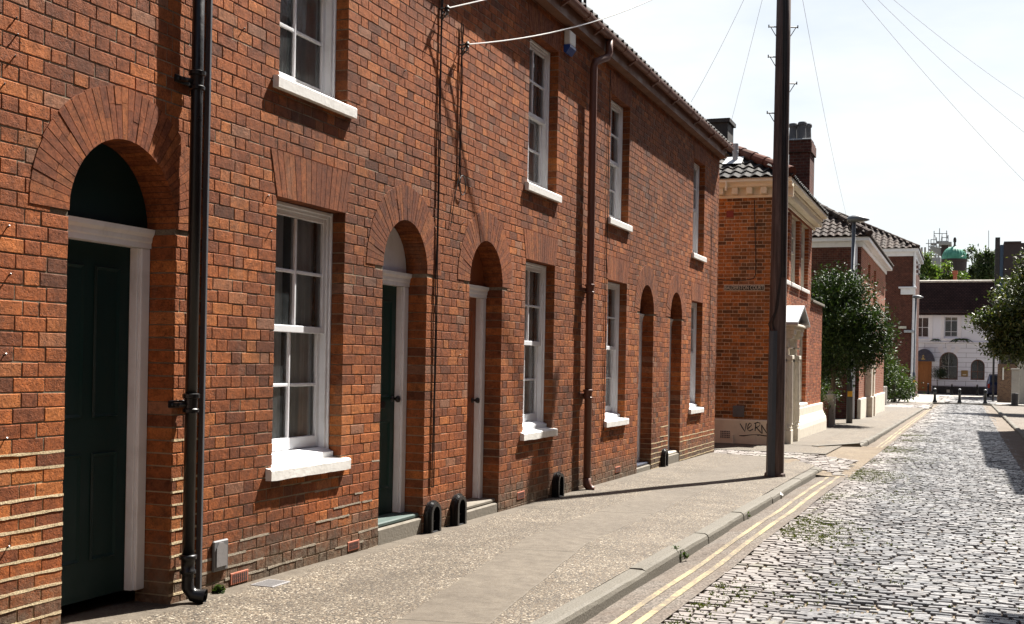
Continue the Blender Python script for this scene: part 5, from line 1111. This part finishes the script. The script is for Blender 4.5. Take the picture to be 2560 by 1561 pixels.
for s in (-1, 1): mb.extr([(c + s * .35, zt - .02), (c + s * .62, zt - .16), (c + s * .95, zt + .35), (c + s * .6, zt + .58)], 1, RY - .03, RY - .001)
mb.build('keystone', M['stucco'], t)
o = ows[4]; mb = MB(); mb.box(o['s0'], o['s1'], RY + .02, RY + .1, o['z0'], o['z1']); mb.bbox(o['s0'], o['s0'] + .1, RY - .03, RY + .02, o['z0'], o['z1'], .01); mb.bbox(o['s1'] - .1, o['s1'], RY - .03, RY + .02, o['z0'], o['z1'], .01)
cx = (o['s0'] + o['s1']) / 2
for k in (0, 1):
    for j in (0, 1, 2): x0 = o['s0'] + .16 + k * (o['s1'] - o['s0'] - .3) / 2; z0 = o['z0'] + .15 + j * .8; mb.bbox(x0, x0 + (o['s1'] - o['s0']) / 2 - .26, RY - .005, RY + .02, z0, z0 + .65, .01)
mb.build('door', M['oak'], t)
mb = MB(); a, b = q7(290, 1100), q7(490, 1062); mb.bbox(a[0], b[0], RY - .5, RY, RG - .1, b[1], .03); mb.build('doorstep', M['concrete'], t)
# round-headed canvas awning
N = 14; a, b = q7(240, 662, RY - 1), q7(515, 662, RY - 1); zt = q7(370, 495, RY - 1)[1]; c = (a[0] + b[0]) / 2; rx = (b[0] - a[0]) / 2; rz_ = zt - a[1]
mb = MB(); V = []
for (yy, k) in ((RY - .02, 1.), (RY - .9, 1.), (RY - 1.05, .97)):
    for i in range(N + 1): V.append((c - rx * k * math.cos(math.pi * i / N), yy, a[1] + rz_ * k * math.sin(math.pi * i / N)))
k = N + 1; mb.add(V, [(j * k + i, j * k + i + 1, (j + 1) * k + i + 1, (j + 1) * k + i) for j in (0, 1) for i in range(N)] + [tuple(2 * k + i for i in range(k))]); aw = mb.build('awning', M['navy'], t)
mb = MB(); e0 = q7(365, 620, RY - 1.06); yy = RY - 1.06
mb.tr = lambda x, z, n: (e0[0] + x, yy - n, e0[1] + z)
for i in range(10):
    a0, a1 = math.pi * 2 * i / 10, math.pi * 2 * (i + 1) / 10; f = lambda a, r: (r * math.cos(a) * .6, .12 + r * math.sin(a) * 1.25, .004)
    mb.add([f(a0, .12), f(a1, .12), f(a1, .07), f(a0, .07)], [(0, 1, 2, 3)])
mb.box(-.16, .16, -.12, -.06, 0, .006); mb.box(-.06, .06, -.06, -.03, 0, .006); mb.tr = None; mb.build('emblem', M['gold'], aw)
a, b = q7(873, 868, RY - .04), q7(965, 788, RY - .04)
mbd = thing('menu_board', 'brass framed menu board between the two arched restaurant windows', 'notice board', ((a[0] + b[0]) / 2, RY - .05, a[1]))
mb = MB(); mb.bbox(a[0], b[0], RY - .09, RY - .003, a[1], b[1], .02); mb.build('frame', M['brass'], mbd); mb = MB(); mb.box(a[0] + .12, b[0] - .12, RY - .095, RY - .08, a[1] + .12, b[1] - .32); mb.build('sheet', M['sign_white'], mbd)
a, b = q7(1050, 95, RY - .1), q7(1080, 40, RY - .1); tag(MB().bbox(a[0], b[0], RY - .3, RY - .003, a[1], b[1], .03).build('wall_speaker', M['navy']), 'small dark box high on the white restaurant wall near the tree', 'box')
a, b = q7(678, 1085, RY - .09), q7(722, 1045, RY - .09); tag(MB().bbox(a[0], b[0], RY - .1, RY - .081, a[1], b[1], .01).build('wall_panel', M['sign_white']), 'small white panel on the black plinth of the restaurant', 'panel')
def frond_plant(label, x, y, z, w, n, name='fern'):
    mb = MB()
    for i in range(n):
        a = random.uniform(-1.4, 1.4); L_ = w * random.uniform(.5, 1.1); prev = None; pts = [(x + math.sin(a) * L_ * f, y - .1 * f, z + L_ * (.5 * f - .75 * f * f) * (1.2 - abs(math.sin(a)) * .4)) for f in (0, .25, .5, .75, 1)]
        V = []
        for k, p_ in enumerate(pts): hw = .06 * (1 - k / 4.6) + .01; V += [(p_[0], p_[1], p_[2] + hw), (p_[0], p_[1] - .03, p_[2] - hw)]
        mb.add(V, [(2 * k, 2 * k + 1, 2 * k + 3, 2 * k + 2) for k in range(4)])
    return tag(mb.build(name, M['leaf_mid']), label, 'plant', 'ferns on the ledge of the restaurant')
for (px, py, w, n, lb) in ((545, 385, .55, 16, 'smaller fern on the ledge between the upper restaurant windows'), (880, 385, 1.15, 30, 'large arching fern on the restaurant ledge under the right window')): x, z = q7(px, py, RY - .1); frond_plant(lb, x, RY - .1, z + .05, w, n)
x, z = q7(548, 850, RY - .5)
tree('clipped round bush on a thin stem beside the restaurant door', (x + .1, RY - .6, RG), [(x, RY - .6, z + .12, .45, .4, .38, 1), (x + .3, RY - .6, z + .2, .35, .3, .3, .6)], 900, .12, 'leaf_mid', .03, name='topiary')
# bollards
def bollard(x, y, h, r, label, group, slim=False):
    t = thing('bollard', label, 'bollard', (x, y, RG), group); mb = MB()
    mb.lathe((x, y, RG - .05), [(r * 1.7, 0), (r * 1.65, .12), (r * 1.15, .2), (r, .3), (r * .85, h * .72), (r * 1.15, h * .73), (r * 1.15, h * .77), (r * .8, h * .79), (r * .85, h * .9), (r * 1.05, h * .92)], 12); mb.build('shaft', M['black_iron'], t, smooth=True)
    mb = MB(); mb.lathe((x, y, RG - .05 + h * .92), [(r * 1.0, 0), (r * 1.05, h * .03), (r * .7, h * .07), (.0, h * .085)], 12); mb.build('cap', M['zinc'], t, smooth=True)
for px, lb in ((520, 'leftmost black bollard at the kerb end of the setts'), (852, 'middle black bollard at the kerb end of the setts'), (1196, 'rightmost black bollard at the kerb end of the setts')):
    x, _ = q7(px, 1200, 81); bollard(x, 81, .97, .085, lb, 'bollards along the raised kerb')
for px, lb in ((430, 'thin black bollard before the restaurant door'), (748, 'thin black bollard before the large arched window'), (1088, 'thin black bollard before the smaller arched window')):
    x, _ = q7(px, 1100, 106); bollard(x, 106, 1.0, .08, lb, 'thin bollards in front of the restaurant')
# parked car mostly hidden behind the right-hand wall
cxr, cz_ = q7(1212, 1090, 104); t = thing('parked_car', 'dark blue parked car half hidden beside the restaurant', 'car', (cxr + .9, 104, RG))
mb = MB(); V = []; n = 0
secs = [(101.9, .8, .35, .95), (102.0, .88, .25, 1.2), (102.5, .9, .22, 1.75), (103.2, .9, .22, 1.86), (105, .9, .22, 1.8), (105.6, .9, .22, 1.2), (106.2, .86, .28, 1.0)]
for (yy, w, z0, z1) in secs: V += [(cxr + .9 - w, yy, RG + z0), (cxr + .9 - w, yy, RG + z0 + (z1 - z0) * .55), (cxr + .9 - w * .78, yy, RG + z1), (cxr + .9 + w * .78, yy, RG + z1), (cxr + .9 + w, yy, RG + z0 + (z1 - z0) * .55), (cxr + .9 + w, yy, RG + z0)]
mb.add(V, [(6 * i + k, 6 * i + (k + 1) % 6, 6 * i + 6 + (k + 1) % 6, 6 * i + 6 + k) for i in range(len(secs) - 1) for k in range(6)] + [tuple(range(6)), tuple(6 * (len(secs) - 1) + k for k in range(6))]); mb.build('body', M['car_blue'], t, smooth=False)
mb = MB(); mb.box(cxr + .04, cxr + .2, 101.84, 101.93, RG + .72, RG + 1.05); mb.build('tail_lamp', M['tail_red'], t)
mb = MB(); mb.quad((cxr + .3, 101.97, RG + 1.2), (cxr + 1.5, 101.97, RG + 1.2), (cxr + 1.45, 102.4, RG + 1.7), (cxr + .35, 102.4, RG + 1.7)); mb.build('rear_window', M['black_paint'], t)
for dx in (.1, 1.7):
    for yy in (102.8, 105.4): mb = MB(); mb.tube([(cxr + dx - .1, yy, RG + .3), (cxr + dx + .1, yy, RG + .3)], .3, 14); mb.build('wheel', M['tyre'], t)
# right-hand end of the street
q4b = lambda x, y, Y: atY(2380 + x / 4.417, 820 + y / 4.417, Y)
a, b = q4b(498, 835, 87), q4b(652, 400, 87); t = thing('boundary_wall', 'mottled brick boundary wall under the magnolia at the end of the right pavement', 'wall', (a[0] + .5, 87, RG))
mb = MB(); mb.box(a[0], a[0] + 6, 87, 87.3, RG - .2, b[1]); mb.build('brickwork', M['bt_old'], t)
a1, b1 = q4b(556, 575, 86.9), q4b(574, 440, 86.9); mb = MB(); mb.box(a1[0], b1[0], 86.93, 86.99, a1[1], b1[1]); mb.build('marker_strip', M['plastic_white'], t)
a, b = q4b(655, 835, 82), q4b(747, 470, 82); t = thing('gate_pillar', 'grey rendered gate pillar beside the mottled brick wall', 'pillar', (a[0] + .3, 82, RG)); mb = MB(); mb.bbox(a[0], b[0], 82, 82.5, RG - .2, b[1], .02); mb.bbox(a[0] - .05, b[0] + .05, 81.95, 82.55, b[1], b[1] + .12, .02); mb.build('shaft', M['stain'], t)
a, b = q4b(672, 862, 80.5), q4b(716, 720, 80.5); tag(MB().lathe(((a[0] + b[0]) / 2, 80.5, RG - .05), [(.2, 0), (.2, b[1] - RG), (.16, b[1] - RG + .05)], 12).build('bollard', M['leaded']), 'stout dark bollard in front of the grey gate pillar', 'bollard')
a, b = q4b(452, 775, 88.5), q4b(468, 440, 88.5); tag(MB().tube([(a[0], 88.5, RG - .1), (a[0], 88.5, b[1] + 1.2)], .07, 8).build('sign_post', M['black_paint']), 'slim dark post next to the blue car', 'post')
a, b = q4b(750, 835, 79), q4b(900, 420, 79); tag(MB().box(a[0], a[0] + 4, 84, 84.3, RG - .2, b[1] + .4).build('rendered_wall', M['stain']), 'grey rendered wall right of the grey gate pillar', 'wall')
tree('broad magnolia with large glossy leaves overhanging the right of the street', (8.4, 62, gz(62)), [(7.6, 61, 4.3, 2.3, 2.4, 2.2, 3), (7.9, 61, 6.1, 1.5, 1.8, 1.3, 1.3), (6.0, 60.5, 3.6, 1.0, 1.4, .8, .9), (5.35, 60, 3.75, .85, 1.0, .35, .38), (5.9, 60.5, 2.5, .75, 1.0, .35, .35), (7.3, 61, 2.6, 1.9, 2, .8, 1.4)], 27000, .21, 'leaf_mag', .2, clump=.22, asp=.45, shell=.3, clumps=1900)
# tall dark building behind the magnolia
a = q6(1335, 182, 97); b = q6(1398, 182, 97); c_ = q6(1450, 256, 97); t = thing('dark_building', 'tall dark brick building rising behind the magnolia', 'building', (c_[0] + 4, 99, RG))
mb = MB(); mb.box(c_[0], c_[0] + 14, 97.2, 106, RG, c_[1]); mb.box(c_[0], c_[0] + 1.2, 97.1, 106.1, c_[1], c_[1] + .12); mb.build('wall', M['far_dark'], t)
mb = MB(); mb.box(a[0], b[0], 97, 98, RG + 4, a[1]); mb.build('pier', M['leaded'], t)
mb = MB(); mb.box(b[0] + .02, c_[0] - .02, 97.4, 98, RG + 4, c_[1] - .1); mb.build('cladding_strip', M['blue_grey'], t)

# ================================================================== SKYLINE BEYOND THE RESTAURANT
TY = 144; a, b = q6(610, 465, TY), q6(957, 465, TY); cx = (a[0] + b[0]) / 2; r = (b[0] - a[0]) / 2; ztop = q6(780, 290, TY)[1]; zf = q6(775, 195, TY)[1]
t = thing('domed_tower', 'round dark tower with a ribbed green copper dome and finial', 'tower', (cx, TY + r, RG))
mb = MB(); mb.lathe((cx, TY + r, RG), [(r * .97, 0), (r * .97, a[1] - RG - .3), (r * 1.03, a[1] - RG - .25), (r * 1.03, a[1] - RG)], 28); mb.build('drum', M['far_dark'], t)
mb = MB(); hh = ztop - a[1]; N = 12; nr = 48; V = []
for i in range(N + 1):
    f = i / N; rr = r * math.cos(f * math.pi / 2) ** .85 if i < N else .02; z = a[1] + hh * math.sin(f * math.pi / 2)
    for k in range(nr): V.append((cx + rr * (1 + (.035 if k % 2 else 0)) * math.cos(2 * math.pi * k / nr), TY + r + rr * (1 + (.035 if k % 2 else 0)) * math.sin(2 * math.pi * k / nr), z))
mb.add(V, [(i * nr + k, i * nr + (k + 1) % nr, (i + 1) * nr + (k + 1) % nr, (i + 1) * nr + k) for i in range(N) for k in range(nr)]); mb.build('dome', M['copper'], t)
mb = MB(); mb.lathe((cx, TY + r, ztop - .05), [(.3, 0), (.12, .2), (.1, .5), (.17, .6), (.17, .9), (.1, 1.1), (.08, zf - ztop), (0, zf - ztop + .1)], 10); mb.build('finial', M['far_dark'], t)
a, b = q6(608, 300, 157), q6(700, 285, 157); t = thing('dark_stack', 'dark square stack with a projecting cap beside the green dome', 'chimney', ((a[0] + b[0]) / 2, 157, RG)); mb = MB(); mb.box(a[0], b[0], 157, 159, RG, b[1]); mb.build('shaft', M['far_dark'], t)
c_ = q6(460, 325, 157); mb = MB(); mb.box(a[0] - .3, b[0] + .4, 156.5, 159.4, b[1], b[1] + .35); mb.extr([(c_[0], c_[1] - .15), (a[0], b[1] - 1.3), (a[0], b[1] - .3), (c_[0], c_[1] + .25)], 1, 157.2, 158.6); mb.build('cap', M['far_grey'], t)
t = thing('scaffolding', 'tubular scaffolding tower standing left of the green dome', 'scaffolding', (q6(560, 300, 165)[0], 165, RG))
mb = MB(); pole_x = [438, 470, 512, 545, 585, 620, 680, 700]
for y_ in (165, 167.5):
    for px, top in zip(pole_x, (210, 210, 95, 180, 60, 170, 90, 150)): x, z = q6(px, top, y_); mb.tube([(x, y_, RG), (x, y_, z)], .055, 5)
    for py, x0, x1 in ((130, 512, 690), (185, 610, 690), (212, 465, 545), (240, 535, 700), (265, 400, 740), (300, 440, 700), (345, 435, 620), (385, 435, 620), (420, 435, 620)): a, b = q6(x0, py, y_), q6(x1, py, y_); mb.tube([(a[0], y_, a[1]), (b[0], y_, b[1])], .05, 5)
    for (x0, y0, x1, y1) in ((520, 150, 545, 260), (620, 130, 600, 260), (680, 130, 705, 260), (440, 300, 540, 420), (540, 300, 610, 420)): a, b = q6(x0, y0, y_), q6(x1, y1, y_); mb.tube([(a[0], y_, a[1]), (b[0], y_, b[1])], .045, 5)
mb.build('tubes', M['scaf'], t)
mb = MB()
for (x0, x1, py) in ((535, 705, 243), (440, 620, 347), (470, 540, 268)): a, b = q6(x0, py, 165), q6(x1, py, 165); mb.box(a[0], b[0], 165, 167.5, a[1], a[1] + .12)
mb.build('boards', M['far_grey'], t)
a, b = q6(240, 455, 230), q6(600, 455, 230); t = thing('battlemented_keep', 'pale grey battlemented stone keep on the far skyline', 'castle', ((a[0] + b[0]) / 2, 235, RG)); mb = MB(); mb.box(a[0], b[0], 230, 260, RG, a[1])
for i in range(8): x = a[0] + (b[0] - a[0]) * i / 8; mb.box(x, x + (b[0] - a[0]) / 14, 230, 231, a[1], a[1] + (1.9 if i < 4 else .4))
mb.build('wall', M['far_grey'], t)
a, b = q6(1088, 425, 160), q6(1420, 425, 160); t = thing('flat_roofed_block', 'flat roofed dark green block behind the trees right of the dome', 'building', ((a[0] + b[0]) / 2, 165, RG)); mb = MB(); mb.box(a[0], b[0], 160, 175, RG, a[1]); mb.box(a[0] - .1, b[0], 159.9, 175, a[1], a[1] + .2); mb.build('wall', M['leaf_mid'] if False else M['far_dark'], t)
a = q6(1243, 420, 162); b = q6(1243, 90, 162); mb = MB(); mb.tube([(a[0], 162, a[1]), (b[0], 162, b[1])], .04, 5); mb.build('mast', M['scaf'], t)
a, b = q6(765, 745, 125), q6(818, 628, 125); t = thing('brick_chimney', 'orange brick chimney stack just above the restaurant ridge', 'chimney', ((a[0] + b[0]) / 2, 125, RG)); mb = MB(); mb.box(a[0], b[0], 125, 126.5, RG, b[1] - .25); mb.box(a[0] - .08, b[0] + .08, 124.92, 126.58, b[1] - .25, b[1]); mb.build('stack', M['terracotta'], t)
def far_tree(label, px, top, wpx, Y, leaf, n, bot=790, size=.42, name='tree', extra=()):
    x, zt = q6(px, top, Y); x2, _ = q6(px + wpx, top, Y); _, zb = q6(px, bot, Y); rx = x2 - x; zt -= size * 1.9; cz = (zt + zb) / 2; rz = (zt - zb) / 2 * .86; rx *= .86; cz = zt - rz * 1.05
    cs = [(x, Y, cz, rx, rx, rz, 3), (x + rx * .3, Y - rx * .2, cz + rz * .3, rx * .65, rx * .6, rz * .62, 1.3), (x - rx * .4, Y, cz - rz * .2, rx * .7, rx * .7, rz * .8, 1.3)]
    for (ex_, ey_, er) in extra: xx, zz = q6(ex_, ey_, Y); cs.append((xx, Y, zz, er, er, er * 1.5, .35))
    return tree(label, (x, Y, RG), cs, n, size, leaf, .25, 'trees behind the restaurant', clump=.24, shell=.35)
far_tree('bright green tree behind the restaurant below the scaffolding', 440, 470, 155, 135, 'leaf_light', 4200, extra=((350, 480, .5), (425, 470, .4)))
far_tree('pale leafy tree in front of the foot of the domed tower', 690, 600, 80, 128, 'leaf_light', 1600, extra=((690, 590, .4), (860, 725, .4)))
far_tree('dark green tree against the right side of the domed tower', 905, 590, 70, 140, 'leaf_mid', 2200)
far_tree('tall thin open tree showing sky gaps right of the dome', 1050, 420, 34, 138, 'leaf_mid', 1000, extra=((1000, 375, .5), (1005, 345, .3), (1060, 640, .7)))
far_tree('dense dark tree in front of the flat roofed block', 1210, 440, 125, 137, 'leaf_mid', 5200, extra=((1235, 410, .35), (1290, 440, .4), (1130, 490, .5)))
far_tree('dark tree at the left edge of the skyline beside the brick house', 285, 640, 70, 126, 'leaf_mid', 1500)

# ================================================================== RIGHT SIDE OF THE STREET (out of frame; shades the setts and shows in the window glass)
def far_side_house(Y0, Y1, zt, mat, label, boards=False):
    XF = 6.92; t = thing('terraced_house', label, 'house', (9, (Y0 + Y1) / 2, gz(Y0)), 'houses across the street')
    mb = MB(); mb.box(XF, XF + 7, Y0, Y1, -1.5, zt - .1); mb.build('wall', M[mat], t)
    mb = MB(); e = XF - .27; mb.add([(e, Y0 - .15, zt), (e, Y1 + .15, zt), (XF + 3.5, Y1 + .15, zt + 2.9), (XF + 3.5, Y0 - .15, zt + 2.9), (e, Y0 - .15, zt - .12), (e, Y1 + .15, zt - .12), (XF + 7.2, Y1 + .15, zt), (XF + 7.2, Y0 - .15, zt)], [(0, 1, 2, 3), (4, 5, 1, 0), (3, 2, 6, 7), (4, 5, 6, 7), (0, 3, 7), (1, 2, 6)]); mb.build('roof', M['pantile_brown'], t)
    y = Y0 + .9
    while y < Y1 - 1.4:
        for z in (gz(Y0) + .7, gz(Y0) + 3.4):
            mb = MB(); mb.bbox(XF - .03, XF + .02, y, y + .95, z, z + 1.6, .01); w = mb.build('window', M['white'], t); mb = MB(); mb.box(XF - .035, XF - .031, y + .08, y + .87, z + .08, z + 1.52); mb.build('pane', M['black_paint'], w)
        y += 2.3
    if boards:
        mb = MB()
        for i in range(26): z = 3.4 + i * .15; mb.extr([(XF - .06, z), (XF - .045, z + .15), (XF - .031, z + .15), (XF - .031, z)], 1, Y0 + .1, Y1 - .1)
        mb.build('weatherboarding', M['weather_board'], t)
far_side_house(-12, -3, 7.3, 'bt_y', 'brick house opposite and behind the camera')
far_side_house(-3, 14.2, 9.0, 'bt_y', 'brick house opposite the large dark green door')
far_side_house(14.25, 14.9, 7.6, 'bt_y', 'narrow brick porch bay opposite the window with the white sill')  # added lower piece, sized to shape the near shadow edge on the road
t = thing('added_boarded_house', 'white weatherboarded house set back across the street', 'house', (10, 17.5, -.2))  # unseen house, put in for what the upper panes reflect
mb = MB(); mb.box(8.5, 14, 15.1, 21.9, -1, 11.2); mb.build('wall', M['leaded'], t)
mb = MB()
for i in range(22): z = 8.15 + i * .135; mb.extr([(8.44, z), (8.46, z + .098), (8.499, z + .098), (8.499, z)], 1, 15.12, 21.88)
mb.build('weatherboarding', M['weather_board'], t)
far_side_house(22.0, 27.5, 6.75, 'bt_y', 'lower brick house opposite the end of the terrace')
far_side_house(27.6, 43.4, 7.9, 'bt_y', 'brick house opposite the corner house')
tag(MB().box(6.95, 7.2, 14.95, 21.9, -1, 1.9).build('yard_wall', M['bt_old']), 'yard wall between two houses across the street', 'wall')

# small iron cover let into the paving by the wall
t = thing('drain_cover', 'small grey slotted drain cover let into the paving near the black pipe', 'drain cover', (.17, 6.68, gz(6.7)))
mb = MB(); mb.bbox(.07, .24, 6.58, 6.80, gz(6.7) - .02, gz(6.7) + .006, .003); mb.build('frame', M['grey_panel'], t)
mb = MB()
for i in range(7): mb.box(.085, .225, 6.597 + i * .028, 6.607 + i * .028, gz(6.7) + .0058, gz(6.7) + .0072)
mb.build('slot', M['leaded'], t)

# ================================================================== WEEDS AND LITTER
def weed(label, x, y, z, n, sz, spread):
    o = leaf_cloud('weed', [(x, y, z + spread * .4, spread, spread, spread * .6, 1)], n, sz, M['leaf_hedge'], clump=spread * .25, clumps=6, asp=.5); return tag(o, label, 'weed', 'weeds in the street')
weed('small weed growing from the kerb joint by the double yellow lines', 2.2, 9.72, -.17, 60, .05, .09)
weed('tuft of dry weeds at the foot of the wall right of the black pipe', .04, 6.3, -.07, 110, .04, .05)
weed('little weed at the kerb further along the pavement', 2.2, 12.8, -.2, 24, .035, .05)
x, y, z = 2.21, 15.2, -.225; mb = MB(); V = [(x + .05 * math.cos(a) * random.uniform(.6, 1), y + .06 * math.sin(a), z + .02 + .035 * random.random()) for a in np.linspace(0, 5.6, 8)] + [(x, y, z + .06)]; mb.add(V, [(i, (i + 1) % 8, 8) for i in range(8)]); tag(mb.build('litter', M['paper']), 'scrap of crumpled white paper in the gutter', 'litter')
mb = MB(); gr = []
for _ in range(8500):                                               # moss and grass in the joints of the setts
    if random.random() < .93: x = 2.72 + abs(random.gauss(0, .42)); y = random.uniform(5.5, 34)
    else: x = random.uniform(2.8, 5.2); y = random.uniform(5.5, 30)
    if math.sin(x * 3.1 + y * .9) + math.sin(y * 1.7) + random.uniform(-.8, .8) < .45 or x > 5.25: continue
    z = float(road_h(x, y)) + .0; w = random.uniform(.015, .045); 
    for k in range(4): a = random.uniform(0, 6.28); ll = random.uniform(.012, .036); cx_, cy_ = x + random.uniform(-w, w), y + random.uniform(-w, w) * .6; mb.add([(cx_ - .006, cy_, z - .01), (cx_ + .008, cy_ + .004, z - .01), (cx_ + ll * math.cos(a), cy_ + ll * math.sin(a), z + random.uniform(.004, .018))], [(0, 1, 2)])
tag(mb.build('moss', M['moss']), 'moss and grass growing in the joints between the setts', 'moss', kind='stuff')
